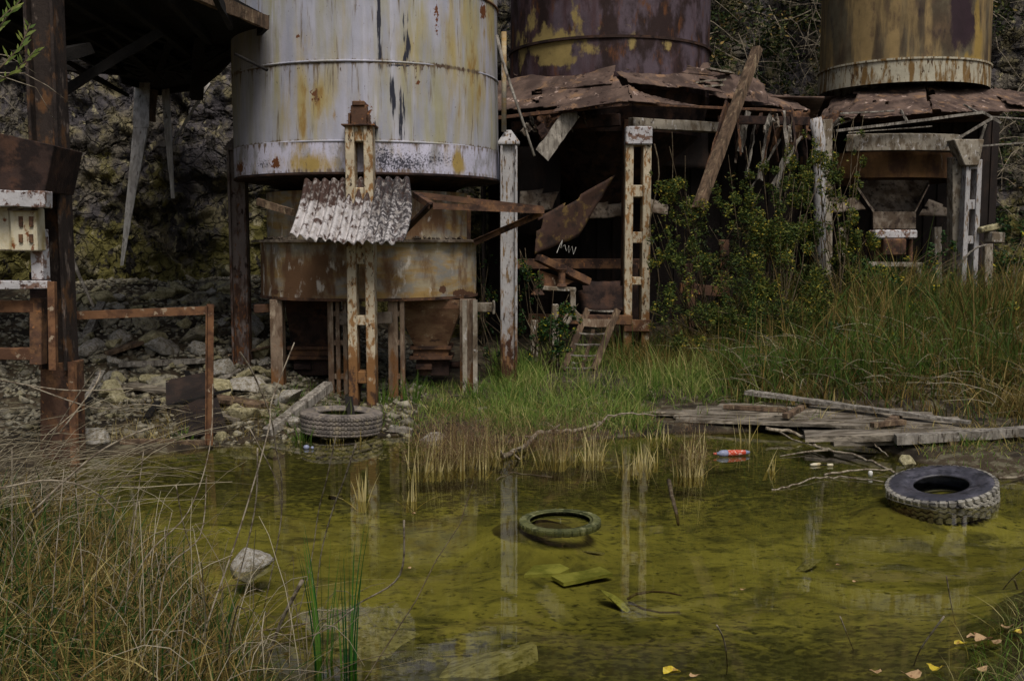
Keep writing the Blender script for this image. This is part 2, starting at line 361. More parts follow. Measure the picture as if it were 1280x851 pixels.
# ground and bed
def ground_material():
    m=mat('pond_bed_and_bank',(70,62,46),[
        L((96,92,74),(9,9,9),.5,.06,8),
        L((40,34,26),(2.5,2.5,2.5),.52,.1,8),
        L((60,72,34),(1.6,1.6,1.6),.57,.08,8),
        # below the waterline: algae covered silt
        L((152,140,56),(1.5,1.5,1.5),.5,.02,3,z=(60,-.015)),
        L((104,94,36),(1.1,2.2,1.1),.72,.10,8,z=(60,-.02)) ,
        ],rough=.95,bump=.6,bs=14,var=.35,vs=5)
    return m
# bed: own layering so that dark algae and painted far-shore darkening only show under water
M['ground']=mat('pond_bed_and_bank',(66,56,42),[
    L((100,94,76),(9,9,9),.54,.06,8),
    L((38,32,25),(2.5,2.5,2.5),.52,.1,8),
    L((160,155,86),(1,1,1),.5,.25,2,at='bed',aw=6),
    L((118,114,60),(.7,1.0,1),.53,.2,10,at='bed2',aw=.9,dist=.5),
    L((86,86,52),(3,4,1),.61,.12,12,at='bed2',aw=.9,dist=1.0),
    L((60,60,34),(16,20,1),.66,.08,6,at='bed2',aw=.9),
    ],rough=.95,bump=.5,bs=14,var=.22,vs=6)
def water_mat():
    m=bpy.data.materials.new('still_pond_water'); m.use_nodes=True; nt=m.node_tree; N=nt.nodes; K=nt.links
    N.remove(N['Principled BSDF']); out=N['Material Output']
    t=N.new('ShaderNodeBsdfTransparent'); t.inputs[0].default_value=(.82,.81,.58,1)
    g=N.new('ShaderNodeBsdfGlossy'); g.inputs['Roughness'].default_value=.012; g.inputs[0].default_value=(1,1,1,1)
    fr=N.new('ShaderNodeFresnel'); fr.inputs[0].default_value=1.42
    tc=N.new('ShaderNodeTexCoord'); mp=N.new('ShaderNodeMapping'); mp.inputs['Scale'].default_value=(1.6,4,1)
    n=N.new('ShaderNodeTexNoise'); n.inputs['Scale'].default_value=2.2; n.inputs['Detail'].default_value=3
    bp=N.new('ShaderNodeBump'); bp.inputs['Strength'].default_value=.02; bp.inputs['Distance'].default_value=.02
    K.new(tc.outputs['Object'],mp.inputs[0]);K.new(mp.outputs[0],n.inputs[0]);K.new(n.outputs[0],bp.inputs['Height'])
    K.new(bp.outputs[0],g.inputs['Normal']);K.new(bp.outputs[0],fr.inputs['Normal'])
    mx=N.new('ShaderNodeMixShader'); K.new(fr.outputs[0],mx.inputs[0]);K.new(t.outputs[0],mx.inputs[1]);K.new(g.outputs[0],mx.inputs[2]);K.new(mx.outputs[0],out.inputs[0])
    return m
# ------------------------------------------------------------------ SETTING
xs=np.concatenate([np.linspace(-80,-11,24)[:-1],np.arange(-11,14,.07),np.linspace(14,80,24)])
ys=np.concatenate([np.linspace(-60,2,20)[:-1],np.arange(2,14,.06),np.arange(14,24,.1),np.linspace(24,90,22)])
X,Y=np.meshgrid(xs,ys); Z=hgt(X,Y)
far=ss(np.abs(X),30,60)
nx,ny=len(xs),len(ys)
idx=np.arange(nx*ny).reshape(ny,nx)
fq=np.stack([idx[:-1,:-1],idx[:-1,1:],idx[1:,1:],idx[1:,:-1]],-1).reshape(-1,4)
bed=(Z<.0).astype(float)*1.0-.6
npmesh('ground',np.stack([X,Y,Z],-1).reshape(-1,3),fq,M['ground'],attrs={'bed':(ss(-Z+.03*fbm(X*3,Y*3,5.,3),.03,.16)-.5).ravel(),'bed2':(-.9*(1-ss(-Z,-.005,.03))+.06*ss(-Z,.1,.3)+.17*ss(7.2-Y,0,1.6)+.16*ss(Y,8.4,10.8)).ravel()},smooth=True)['kind']='structure'  # far bed darkened in place of dark reflections; near bed darker too
w=MB().add([(-14,3.6,0),(14,3.6,0),(14,13.5,0),(-14,13.5,0)],[(0,1,2,3)]).build('pond_water',water_mat()); w['kind']='structure'
# quarry face
def cliffY(x): return np.interp(x,[-30,-9,-5,-2,2,6,11,16,22,34],[17,19,19.6,21,25,29,31,30,27,20])
def cliff_grid(xa,za):
    XX,ZZ=np.meshgrid(xa,za); YY=cliffY(XX)+.12*ZZ
    v1,e1=cell(XX*.75,YY*.35,ZZ*.62); v2,e2=cell(XX*1.9+3,YY*.5,ZZ*2.2)
    wx=.22*fbm(XX*2,YY,ZZ*2,4); wz=.22*fbm(XX*2+9,YY,ZZ*2,4)
    v3,e3=cell(XX*4.3+wx*3,YY*.6,ZZ*5+wz*3); v1,e1=cell(XX*.8+wx,YY*.35,ZZ*.7+wz*.8); v2,e2=cell(XX*1.9+3+wx*1.6,YY*.5,ZZ*2.4+wz*1.6)
    D=v1*.62+v2*.26+v3*.09+.25*fbm(XX*.4,YY*.5,ZZ*.4,3)+.05*fbm(XX*5,YY*2,ZZ*5,4)-.10*np.exp(-e1*30)-.05*np.exp(-e2*20)
    return XX,YY-D*.62,ZZ
xa=np.concatenate([np.linspace(-30,-9.5,60)[:-1],np.arange(-9.5,-2.,.055),np.arange(-2.,34,.22)]); za=np.concatenate([np.arange(-.5,8.,.06),np.linspace(8,14,26)])
CX,CY,CZ=cliff_grid(xa,za); n1,n2=len(za),len(xa); ci=np.arange(n1*n2).reshape(n1,n2)
npmesh('quarry_cliff',np.stack([CX,CY,CZ],-1).reshape(-1,3),np.stack([ci[:-1,:-1],ci[:-1,1:],ci[1:,1:],ci[1:,:-1]],-1).reshape(-1,4),M['cliff'])['kind']='structure'
# plateau on top of the cliff, closing it behind
MB().add([(-30,17,13.9),(-9,20.6,13.9),(2,26.6,13.9),(11,32.6,13.9),(22,28.6,13.9),(34,21.6,13.9),(60,60,15),(-60,60,15)],[(0,1,2,3,4,5,6,7)]).build('plateau',M['ground'])['kind']='structure'
# ------------------------------------------------------------------ mask painting helper (stains placed on a surface mesh)
def blobs(px,py,lst):
    r=np.zeros(px.shape)
    for (cx,cy,sx,sy,a) in lst: r=np.maximum(r,a*np.exp(-(((px-cx)/sx)**2+((py-cy)/sy)**2)))
    return r
def shell(name,m,parent,c,Rr,z0,z1,n=220,dz=.04,masks={},disp=None,smooth=True,cone=0,seams=()):
    zz=np.arange(z0,z1+dz*.5,dz); th=np.linspace(-math.pi,math.pi,n+1)[:-1]
    T,Zz=np.meshgrid(th,zz); rr=Rr+cone*(Zz-z0)+(disp(T,Zz) if disp else 0)
    x=c[0]+rr*np.sin(T); y=c[1]-rr*np.cos(T)
    px,py=proj(x,y,Zz); front=(np.cos(T)>0)
    at={k:(blobs(px,py,l)*front).ravel() for k,l in masks.items()}
    sm_=sum(np.exp(-((Zz-q)/.022)**2)+.6*np.exp(-np.maximum(q-Zz,0)/.16)*(Zz<q) for q in seams) if seams else np.zeros(px.shape); at['seam']=np.clip(sm_,0,1).ravel()
    i=np.arange(len(zz)*n).reshape(len(zz),n); j=np.roll(i,-1,1)
    f=np.stack([i[:-1],j[:-1],j[1:],i[1:]],-1).reshape(-1,4)
    return npmesh(name,np.stack([x,y,Zz],-1).reshape(-1,3),f,m,parent,at,smooth)
# ================================================================== SILO 1
C1=(P(461,225,15.3).x,15.3); R1=1.885
s1=thing('silo','large grey-white cylindrical silo with yellow streaks, biggest and nearest of the silos','silo',(C1[0],C1[1],.3))
yel=[(378,140,9,75,1),(396,125,10,35,1),(355,140,8,40,.6),(386,205,30,16,.9),(400,120,16,26,.9),(418,130,6,50,.6),(562,60,12,70,.8),(590,70,22,90,.8),(598,110,12,60,.7),(575,150,9,40,.6),(573,205,9,14,1),(520,60,26,50,.45),(384,50,6,20,.6),(430,30,4,50,.5),(612,20,8,60,.9)]
drk=[(474,10,2.2,70,1),(475,60,1.6,30,1),(511,25,1.5,20,1),(509,55,3,22,1),(506,78,2,12,1),(487,110,1.4,25,.9),(493,125,1.4,25,.9),(503,140,2.5,40,1),(500,82,16,1.6,1),(507,120,1.5,30,.9),(466,165,5,14,.9)]
olv=[(345,130,14,60,.12),(560,90,45,120,.16),(520,120,30,100,.10),(600,150,20,60,.12),(430,60,30,90,.06),(350,40,30,60,.03)]
rst=[(450,150,13,20,1),(372,45,3,3,.8),(300,210,6,9,.6),(522,103,3,3,.8),(546,12,3,40,.5),(345,205,6,8,.6),(604,15,4,10,.8),(395,120,8,12,.5)]
m1=dict(yel=yel,drk=drk,olive=olv,rst=rst)
dent=lambda T,z:.012*np.sin(T*3+z*1.2)+.006*fbm(T*4,z*1.5,0,3)
shell('shell',M['silo1'],s1,C1,R1,3.56,8.4,260,.02,m1,dent,seams=(3.56,4.56,5.56))
shell('bottom_band',M['silo1band'],s1,C1,R1+.006,3.17,3.553,260,.03,dict(yel=yel,rst=rst,drk=[(505,205,36,13,.85),(480,200,14,20,.9),(540,200,30,8,.6),(330,205,8,5,.7)]),dent,seams=(3.19,3.553))
for z in (3.56,4.56,5.56,6.56,7.56):
    MB().lathe([(R1-.01,z-.016),(R1+.008,z-.010),(R1+.010,z),(R1+.008,z+.010),(R1-.01,z+.016)],180,(C1[0],C1[1],0)).build('weld_seam',M['silo1'] if z!=5.56 else M['orust'],s1,smooth=True)
MB().lathe([(R1+.0,3.168),(R1+.02,3.16),(R1+.02,3.14),(R1-.35,3.13),(.6,2.75),(.0,2.7)],96,(C1[0],C1[1],0)).build('bottom_plate',M['drust'],s1)
MB().lathe([(R1,8.4),(R1-.3,8.7),(0,9.0)],96,(C1[0],C1[1],0)).build('roof',M['silo1'],s1,smooth=True)
def solid_post(mb,px,pyt,pyb,Y,w,d,cap=True):
    a=P(px,pyt,Y); zb=gz(a.x,Y)-.35
    x=a.x; zt=a.z
    # U channel: web at the back and two flanges, mitred little pyramid cap
    mb.box((x,Y,(zt+zb)/2),(w,d*.55,zt-zb)); 
    mb.box((x-w/2+.02,Y-d*.35,(zt+zb)/2-.01),(.035,d*.35,zt-zb-.02)); mb.box((x+w/2-.02,Y-d*.35,(zt+zb)/2-.01),(.035,d*.35,zt-zb-.02))
    if cap:
        q=w*.62; vs=[(x-q,Y-d*.6,zt+.02),(x+q,Y-d*.6,zt+.02),(x+q,Y+d*.5,zt+.02),(x-q,Y+d*.5,zt+.02)]
        vs+=[(a_,b_,zt-.02) for a_,b_,_ in vs[:4]]; vs+=[(x-.04,Y,zt+.20),(x+.03,Y,zt+.2)]
        mb.add(vs,[(4,5,1,0),(5,6,2,1),(6,7,3,2),(7,4,0,3),(0,1,9,8),(1,2,9),(2,3,8,9),(3,0,8),(7,6,5,4)])
    return mb
solid_post(MB(),297,187,475,15.25,.26,.24).build('support_post',M['gpost'],s1,bevel=.008)
solid_post(MB(),636,180,470,14.9,.245,.24).build('support_post',M['wpost'],s1,bevel=.008)['label']='white peeling post rusty at its foot'
def lattice(mb,pxc,pyt,pyb,Y,w,d,st,rungs,pxb=None,extra=.5):
    """vertical post made of two stiles with infill rungs; rungs=list of (py0,py1)"""
    a=P(pxc,pyt,Y); b=P(pxb or pxc,pyb,Y); zt=a.z; zb=gz(a.x,Y)-extra
    for s in(-1,1): mb.box((a.x+s*(w-st)/2,Y,(zt+zb)/2),(st,d,zt-zb))
    for y0,y1 in rungs:
        z1=P(pxc,y0,Y).z; z0=P(pxc,y1,Y).z
        mb.box((a.x,Y+.012,(z0+z1)/2),(w-st*2+.004,d-.03,z1-z0))
    return mb
fp=lattice(MB(),450,157,495,13.28,.345,.28,.115,[(157,178),(235,262),(300,330),(394,406),(463,478)],extra=.3).build('support_post',M['cpost'],s1,bevel=.01); fp['label']='slotted front post'
b=MB(); q=P(450,159,13.28); b.box((q.x,13.28,q.z+.012),(.42,.36,.02)); b.build('cap_plate',M['rust'],fp,bevel=.004)
b=MB(); q=P(449,145,13.34); b.box((q.x,13.40,q.z),(.2,.2,.26)); b.box((q.x-.12,13.36,q.z-.05),(.02,.2,.16)); b.box((q.x+.12,13.36,q.z-.05),(.02,.2,.16)); b.box((q.x,13.36,q.z+.15),(.16,.16,.06)); b.build('rusty_bracket',M['rust'],fp,bevel=.01)
# ---- hopper under silo 1
hb=thing('hopper_bin','ochre and grey round hopper bin on steel legs beneath the grey-white silo','hopper',(C1[0],15.3,.3))
RH=1.56; zt=P(461,300,13.7).z; zb=P(461,375,13.74).z
hm=dict(brn=[(380,340,60,30,1),(370,360,60,20,1)],rst=[(552,363,5,6,1),(575,366,14,5,1),(586,368,8,5,1),(350,365,14,5,.7),(365,360,5,6,.7)])
shell('lower_drum',M['drum'],hb,C1,RH,zb,zt,160,.03,hm,lambda T,z:.01*fbm(T*3,z*2,0,3))
MB().lathe([(RH-.02,zt-.03),(RH+.1,zt-.03),(RH+.1,zt+.0),(RH-.3,zt+.02),(RH-.3,zt-.03)],120,(C1[0],15.3,0),fn=lambda t,z,r:.02*math.sin(t*23)*(r>RH)).build('rim',M['dconc'],hb)
MB().lathe([(RH+.02,zb+.02),(RH+.02,zb-.02),(RH-.1,zb-.025),(0,zb-.02)],120,(C1[0],15.3,0)).build('bottom_flange',M['rust'],hb)
shell('upper_drum',M['drum'],hb,C1,1.46,zt+.01,zt+.68,160,.05,dict(brn=[(520,275,60,30,.6)]))
# debris on the rim
b=MB()
for i in range(60):
    t=random.uniform(-1.2,1.2); r=RH-random.uniform(.0,.12); s=random.uniform(.02,.06)
    b.box((C1[0]+r*math.sin(t),15.3-r*math.cos(t),zt+.02),(s*1.6,s,s*.6),(random.random(),random.random(),random.random()*3))
b.build('rim_debris',M['dconc'],hb)
def leg(mb,px,pyb,Y,w,d):
    x=P(px,400,Y).x; z0=gz(x,Y)-.3; mb.box((x,Y,(zb-.02+z0)/2),(w,d,zb-.02-z0)); return mb
for px,Y,w,d in ((347,14.3,.17,.2),(585,14.35,.22,.2)): leg(MB(),px,470,Y,w,d).build('leg',M['legs'],hb,bevel=.006)
b=MB()
for px in (581,594):
    leg(b,px,470,14.1,.06,.08)
b.build('leg',M['conc'],hb)
for pxs in ((414,423,432),(489,495,503)):
    b=MB(); Y=13.95
    for k,px in enumerate(pxs): leg(b,px,490,Y-(.0 if k else .0),.055 if k!=0 else .075,.14)
    xx=P(sum(pxs)/3,400,Y).x
    for py in (392,428,470): b.box((xx,Y,P(500,py,Y).z),(.2,.1,.07))
    b.build('leg',M['legs'],hb,bevel=.005)
b=MB(); b.beam(P(425,399,13.75),P(490,397,13.75),.12,.15); b.build('cross_beam',M['dconc'],hb,bevel=.008)
def funnel(name,x,Y,tw,bw,zt_,zb_,m,parent,lip=.05,sub=True):
    b=MB(); 
    def ring(w,z,d=None): d=d or w; return [(x-w/2,Y-d/2,z),(x+w/2,Y-d/2,z),(x+w/2,Y+d/2,z),(x-w/2,Y+d/2,z)]
    vs=ring(tw,zt_)+ring(tw,zt_-.12)+ring(bw,zb_)
    fs=[]
    for i in(0,4):
        for k in range(4): fs.append((i+k+4,i+(k+1)%4+4,i+(k+1)%4,i+k))
    b.add(vs,fs)
    o=b.build(name,m,parent,solid=.015)
    parent=o
    b=MB(); b.box((x,Y,zb_-.03),(bw+.12,bw+.12,.05)); b.box((x,Y,zb_-.10),(bw+.04,bw+.04,.09)); b.box((x,Y,zb_-.17),(bw+.14,bw+.14,.05)); b.build('collar',M['rust'],parent,bevel=.005)
    b=MB(); b.box((x+.02,Y-.02,zb_-.32),(bw+.0,bw*.8,.22)); b.box((x-.1,Y-bw*.5,zb_-.30),(bw*.5,.08,.08)); b.tube([(x+bw*.5,Y,zb_-.3),(x+bw*.5+.16,Y,zb_-.3)],.05,n=12); b.build('gate_box',M['drust'],parent,bevel=.008)
    return o
x=P(539,400,14.6).x; funnel('chute',x,14.75,.86,.46,zb-.03,P(539,432,14.5).z,M['chute'],hb)
x=P(388,400,14.8).x; funnel('chute',x,14.95,.62,.5,zb-.03,P(388,432,14.7).z,M['drust'],hb)
b=MB(); b.beam(P(596,384,14.6),P(619,384,14.6),.14,.13); b.box(P(617,384,14.6),(.035,.2,.19)); b.build('side_duct',M['conc'],hb,bevel=.01)
b=MB(); b.beam(P(338,385,14.6),P(318,386,14.6),.12,.12); b.build('side_duct',M['rust'],hb,bevel=.01)
# frame of angle iron poking out to the right
fr=thing('bent_ironwork','bent rusty triangular angle-iron frame jutting right from above the ochre hopper bin','metal frame',P(520,300,13.6))
def angle(mb,p0,p1,w=.06,t=.008):
    p0=Vector(p0);p1=Vector(p1); mb.beam(p0,p1,w,t); 
    d=(p1-p0).normalized(); s_=d.cross(Vector((0,0,1))).normalized() if abs(d.z)<.95 else Vector((1,0,0))
    o=s_*(w/2-t/2+.002)-Vector((0,0,w/2)); mb.beam(p0+o,p1+o,t,w-.004)
    return mb
A_=P(519,240,13.55);B_=P(540,254,12.95);C_=P(679,260,13.5)
for p,q in ((A_,C_+Vector((0,.04,.02))),(B_,C_),(A_,B_),(C_+Vector((-.02,.02,-.03)),P(592,300,13.75))): angle(MB(),p,q,.075).build('bar',M['rust'],fr)
MB().beam(B_,P(497,298,13.62),.09,.03).build('brace',M['drust'],fr); MB().beam(P(586,245,13.7),P(586,299,13.78),.05,.05).build('upright',M['rust'],fr)
# corrugated sheet
cs_n=150; U,V=np.meshgrid(np.linspace(0,1,cs_n),np.linspace(0,1,34))
tl=np.array(P(381,226,13.30));tr=np.array(P(511,222,13.28));bl=np.array(P(362,295,12.72));br=np.array(P(497,303,12.70)); 
pos=(tl[None,None]*((1-U)*(1-V))[...,None]+tr*((U)*(1-V))[...,None]+bl*((1-U)*V)[...,None]+br*(U*V)[...,None])
nrm=np.cross(tr-tl,bl-tl); nrm/=np.linalg.norm(nrm); nrm*=-1 if nrm[1]>0 else 1
wv=.034*np.sin(U*2*math.pi*11.5)+.05*np.sin(V*math.pi)*(-1)+.02*fbm(U*3,V*3,0,2)
pos=pos+nrm*wv[...,None]; pos[...,2]+= -.035*np.sin(U*math.pi)*V+.02*fbm(U*30,V*0,1.,2)*(V>.98)
# right edge flares outward
pos[...,0]+=.10*ss(U,.9,1)*np.sin(V*math.pi*.8)
ii=np.arange(U.size).reshape(U.shape); fq_=np.stack([ii[:-1,:-1],ii[:-1,1:],ii[1:,1:],ii[1:,:-1]],-1).reshape(-1,4)
cs=npmesh('corrugated_sheet',pos.reshape(-1,3),fq_,M['corr'],attrs={'rst':(np.exp(-(V/.22)**2)*(U<.62)+.5*np.exp(-(V/.3)**2)).ravel(),'drk':(np.clip(ss(U,.55,.75)*1.0*(1-.5*V)+.25,0,1)).ravel()},smooth=True)
x_=cs.modifiers.new('solid','SOLIDIFY');x_.thickness=.008
tag(cs,'tilted corrugated sheet with rust stained top edge hanging in front of the ochre hopper bin','metal sheet')
tag(MB().beam(P(322,252,13.7),P(366,266,13.4),.05,.09,seg=5,jit=.004).build('timber_beam',M['bwood']),'short brown timber poking out left of the corrugated sheet under the big silo','beam')
o=MB().tube([P(621,45,13.5),P(628,75,13.4),P(642,118,13.25),P(668,195,13.0)],.022,.016,8).build('leaning_pole',M['gwood'],smooth=True); tag(o,'thin pale pole leaning against the right edge of the big silo','pole')
tag(MB().tube([P(630,40,14.7),P(630,165,14.8)],.035,n=8).build('pipe',M['drum'],smooth=True),'upright rusty pipe standing above the white peeling post right of the big silo','pipe')
# ================================================================== irregular sheets
def quadsheet(name,m,parent,c4,nu=26,nv=16,warp=.05,holes=.0,edge=.0,thick=.008,seed=0,curl=0,attrs=None):
    tl,tr,br,bl=[np.array(c) for c in c4]
    U,V=np.meshgrid(np.linspace(0,1,nu),np.linspace(0,1,nv))
    p=tl*((1-U)*(1-V))[...,None]+tr*(U*(1-V))[...,None]+bl*((1-U)*V)[...,None]+br*(U*V)[...,None]
    n=np.cross(tr-tl,bl-tl); n/=max(np.linalg.norm(n),1e-6); n*=-1 if n[2]<0 else 1
    wz=warp*fbm(U*2.6+seed,V*2.2,seed*1.7,4)*2+curl*(V**3)
    p=p+n*wz[...,None]
    e=np.minimum(np.minimum(U,1-U)*1.2,np.minimum(V,1-V)); nz=fbm(U*5+seed*3,V*4,seed,4)
    vt=p.reshape(-1,3)
    if edge:
        j=rng.normal(0,edge,(p.shape)); j[1:-1,1:-1]*=.2; vt=(p+j).reshape(-1,3)
    ii=np.arange(U.size).reshape(U.shape); fq_=np.stack([ii[:-1,:-1],ii[:-1,1:],ii[1:,1:],ii[1:,:-1]],-1).reshape(-1,4)
    if holes:
        c=nz[:-1,:-1]; ec=e[:-1,:-1]; keep=(c<holes)&~((ec<.06)&(c>.12)); fq_=fq_[keep.ravel()]
    o=npmesh(name,vt,fq_,m,parent,smooth=False); x=o.modifiers.new('solid','SOLIDIFY'); x.thickness=thick; return o
# ================================================================== SILO 2
C2=(P(762,60,20.1).x,20.1); R2=1.87
s2=thing('silo','dark purplish rust silo with yellow patches standing behind the collapsed roof','silo',(C2[0],C2[1],.4))
m2=dict(yel=[(690,55,40,22,1),(665,30,12,20,.8),(720,22,12,26,.9),(700,75,30,10,1),(790,55,10,18,.7),(650,60,8,30,.7),(742,62,20,8,.7),(835,60,8,10,.8)],pur=[(800,40,80,70,.6),(860,20,30,60,.6)])
shell('shell',M['silo2'],s2,C2,R2,4.9,9.4,200,.05,m2,dent)
for z in (5.78,7.3): MB().lathe([(R2-.01,z-.03),(R2+.035,z-.025),(R2+.035,z+.02),(R2-.01,z+.025)],140,(C2[0],C2[1],0)).build('weld_seam',M['drust'],s2)
MB().lathe([(R2,9.4),(0,9.9)],90,(C2[0],C2[1],0)).build('roof',M['silo2'],s2)
MB().lathe([(R2,4.9),(1.7,4.2),(.6,3.0),(0,3.0)],60,(C2[0],C2[1],0)).build('cone',M['drust'],s2,solid=.02)
# canopy 2
cn=thing('collapsed_canopy','torn rusty sheet-metal canopy on a cream slotted post, below the dark purplish silo','canopy',P(797,445,17.5))
RP=[ # name-less roof panels as pixel corner, depth
 ((612,104,19.3),(762,78,18.4),(786,126,17.2),(600,140,18.2),.03,.24,1),
 ((640,88,19.6),(770,72,18.4),(765,106,17.7),(655,118,18.6),.05,.3,2),
 ((762,78,18.4),(885,82,19.2),(905,116,18.6),(786,104,17.7),.03,.28,3),
 ((755,78,18.3),(862,80,18.7),(900,96,18.9),(790,88,18.2),.02,.5,4),
 ((700,133,17.6),(785,106,17.5),(792,126,17.15),(690,141,17.5),.01,.6,5),
 ((785,106,17.5),(806,120,17.3),(880,134,17.6),(786,127,17.1),.01,.6,6),
 ((885,82,19.4),(955,106,20.0),(962,132,19.5),(880,118,18.7),.04,.3,7),
 ((925,112,20.2),(985,120,20.6),(1012,138,20.2),(940,134,19.6),.04,.45,8),
 ((612,112,19.2),(640,104,19.4),(668,128,18.4),(602,140,18.4),.04,.3,9),
]
for a,b_,c,d,wp,ho,sd in RP:
    quadsheet('roof_panel',M['roofrust'],cn,[P(*a),P(*b_),P(*c),P(*d)],40,26,wp*1.3,ho+.08,.004,.010,sd)
for i,(a,b_) in enumerate((((862,104,18.6),(905,100,18.9)),((866,110,18.5),(903,107,18.7)),((885,86,19),(915,92,19.4)))): MB().beam(P(*a),P(*b_),.13,.03,seg=4,jit=.006).build('white_slat',M['conc'],cn)
for p,q,w_,h_,mm in (((600,150,18.1),(790,130,17.2),.07,.06,'rust'),((790,130,17.2),(985,139,19.2),.06,.05,'rust'),((788,154,17.7),(900,160,18.6),.16,.17,'conc'),((640,160,18.4),(775,150,17.9),.14,.2,'drust'),((900,150,18.6),(1010,152,20),.12,.15,'drust')):
    MB().beam(P(*p),P(*q),w_,h_,seg=10,jit=.006).build('eave_beam',M[mm],cn,bevel=.006)
b=lattice(MB(),797,160,448,17.6,.43,.36,.135,[(160,183),(232,247),(290,304),(346,356),(400,414)],extra=.3)
cpp=b.build('support_post',M['cpost'],cn,bevel=.012); q=P(797,171,17.58); MB().box((q.x,17.56,q.z),(.44,.4,.3)).build('post_head',M['flange'],cpp,bevel=.02)
MB().box(P(797,407,17.38),(.46,.05,.2)).build('rusty_strap',M['orust'],cpp,bevel=.01)
MB().box(P(780,300,17.8),(.07,.34,4)).build('side_plate',M['rust'],cn,bevel=.01)
# right support: white pipe and torn right end
b=MB(); b.tube([P(1019,148,20.2),P(1024,175,20.2),P(1024,230,20.2),P(1026,380,20.3)],.12,.115,14); b.build('down_pipe',M['wpost'],cn,smooth=True)
quadsheet('hanging_sheet',M['rust'],cn,[P(970,133,19.8),P(1012,138,20.1),P(1012,170,20.1),P(982,192,19.9)],14,14,.12,.3,.03,.01,21)
quadsheet('hanging_sheet',M['drust'],cn,[P(985,150,20.3),P(1018,156,20.4),P(1014,176,20.2),P(988,172,20.2)],10,10,.06,.9,.02,.01,22)
# torn white insulation and boards hanging under the right eave
for i,(a,b_,w_) in enumerate((((945,150,19.5),(932,222,19.3),.16),((960,160,19.7),(950,225,19.4),.10),((988,150,19.8),(972,240,19.6),.13),((935,140,19.3),(925,190,19.2),.12),((1002,170,19.9),(965,232,19.7),.05),((975,175,19.8),(940,235,19.6),.04))):
    MB().beam(P(*a),P(*b_),w_,.03,roll=1.57+i*.3,seg=8,jit=.018).build('hanging_board',M['gwood'],cn)
o=MB().beam(P(716,140,17.7),P(678,194,17.4),.04,.27,roll=.15,seg=8,jit=.016).build('hanging_board',M['gwood'],cn); o['label']='pale plank dangling under the left eave'
quadsheet('hanging_sheet',M['rust'],cn,[P(672,140,17.9),P(706,140,17.8),P(700,160,17.7),P(672,178,17.8)],10,10,.06,.9,.02,.01,23)
for i,(px,y0,y1) in enumerate(((692,150,172),(728,142,160),(742,142,155),(752,142,150))): MB().beam(P(px,y0,18),P(px+6,y1,18),.1,.02,seg=3,jit=.012).build('hanging_scrap',M['dconc'],cn)
for i in range(26):
    px=random.uniform(905,1008) if i<18 else random.uniform(655,780); y0=random.uniform(136,160); dy=random.uniform(12,70) if i<18 else random.uniform(8,26); Yd=random.uniform(18.6,20) if i<18 else random.uniform(17.5,18.3)
    MB().beam(P(px,y0,Yd),P(px+random.uniform(-16,10),y0+dy,Yd+random.uniform(-.2,.2)),random.uniform(.02,.05),random.uniform(.05,.16),roll=random.uniform(-.6,.6),seg=6,jit=.015,taper=random.uniform(.5,1)).build('hanging_scrap',M[['gwood','drust','dconc','rust'][i%4]],cn)
# machinery hall beneath: panels and plates
hb2=thing('machinery_hopper','dark rusted hopper and troughs in the gloom beneath the torn canopy','hopper',P(770,440,18.8))
quadsheet('rear_plate',M['shade_steel'],hb2,[P(805,160,19.2),P(885,166,19.6),P(885,212,19.6),P(805,206,19.2)],10,8,.02,.9,.005,.012,31)
quadsheet('side_plate',M['shade_steel'],hb2,[P(640,165,19),P(700,165,19.2),P(700,300,19.2),P(640,290,19)],10,8,.02,.9,.005,.012,32)
M['oplate']=mat('ochre_centre_plate',(66,48,40),[L((104,84,50),(6,6,6),.58,.07,9),L((44,34,30),(4,4,4),.56,.08,8)],bump=.35)
o=quadsheet('fallen_plate',M['oplate'],hb2,[P(673,272,17.0),P(768,219,17.9),P(722,296,17.5),P(668,318,16.9)],16,12,.02,.9,.003,.02,33); o['label']='slanting plate with yellow flakes'
for a,b_,c,d in (((738,256,18.4),(778,250,18.4),(778,271,18.2),(732,275,18.2)),((650,240,18.6),(700,235,18.6),(690,262,18.4),(650,270,18.4)),((812,250,18.4),(835,254,18.4),(834,270,18.2),(812,266,18.2))):
    quadsheet('ledge',M['dconc'],hb2,[P(*a),P(*b_),P(*c),P(*d)],8,6,.02,.9,.005,.03,34)
MB().beam(P(672,322,16.9),P(735,352,17.3),.2,.12,seg=6,jit=.006).build('brown_beam',M['rust'],hb2,bevel=.008)
MB().add([P(674,338,17.0),P(718,352,17.2),P(688,364,17.0),P(674,362,17.0)],[(0,3,2,1)]).build('gusset',M['orust'],hb2,solid=.02)
quadsheet('trough',M['drust'],hb2,[P(720,352,17.6),P(782,352,17.6),P(782,390,17.5),P(728,390,17.5)],10,8,.01,.9,.003,.04,35)
MB().beam(P(660,398,17.4),P(790,400,17.4),.12,.16,seg=4).build('cross_beam',M['rust'],hb2,bevel=.008)
MB().lathe([(.0,0),(.11,0),(.08,.05),(.07,.22),(.10,.28),(0,.28)],16,tuple(P(672,368,16.8))).build('flanged_stub',M['rust'],hb2,smooth=False)
MB().lathe([(.0,0),(.09,0),(.06,.05),(.06,.22),(.09,.28),(0,.28)],16,tuple(P(702,358,16.9))).build('flanged_stub',M['rust'],hb2)
b=MB(); b.beam(P(678,360,16.9),P(720,362,16.9),.1,.07); b.beam(P(716,362,16.9),P(716,392,16.9),.09,.1); b.beam(P(716,390,16.9),P(706,404,16.9),.1,.12); b.beam(P(716,390,16.9),P(730,404,16.9),.1,.12); b.build('bracket_frame',M['conc'],hb2,bevel=.01)
b=MB(); b.beam(P(694,380,16.7),P(694,462,16.7),.11,.12,taper=1.2); b.build('stub_leg',M['conc'],hb2,bevel=.015)
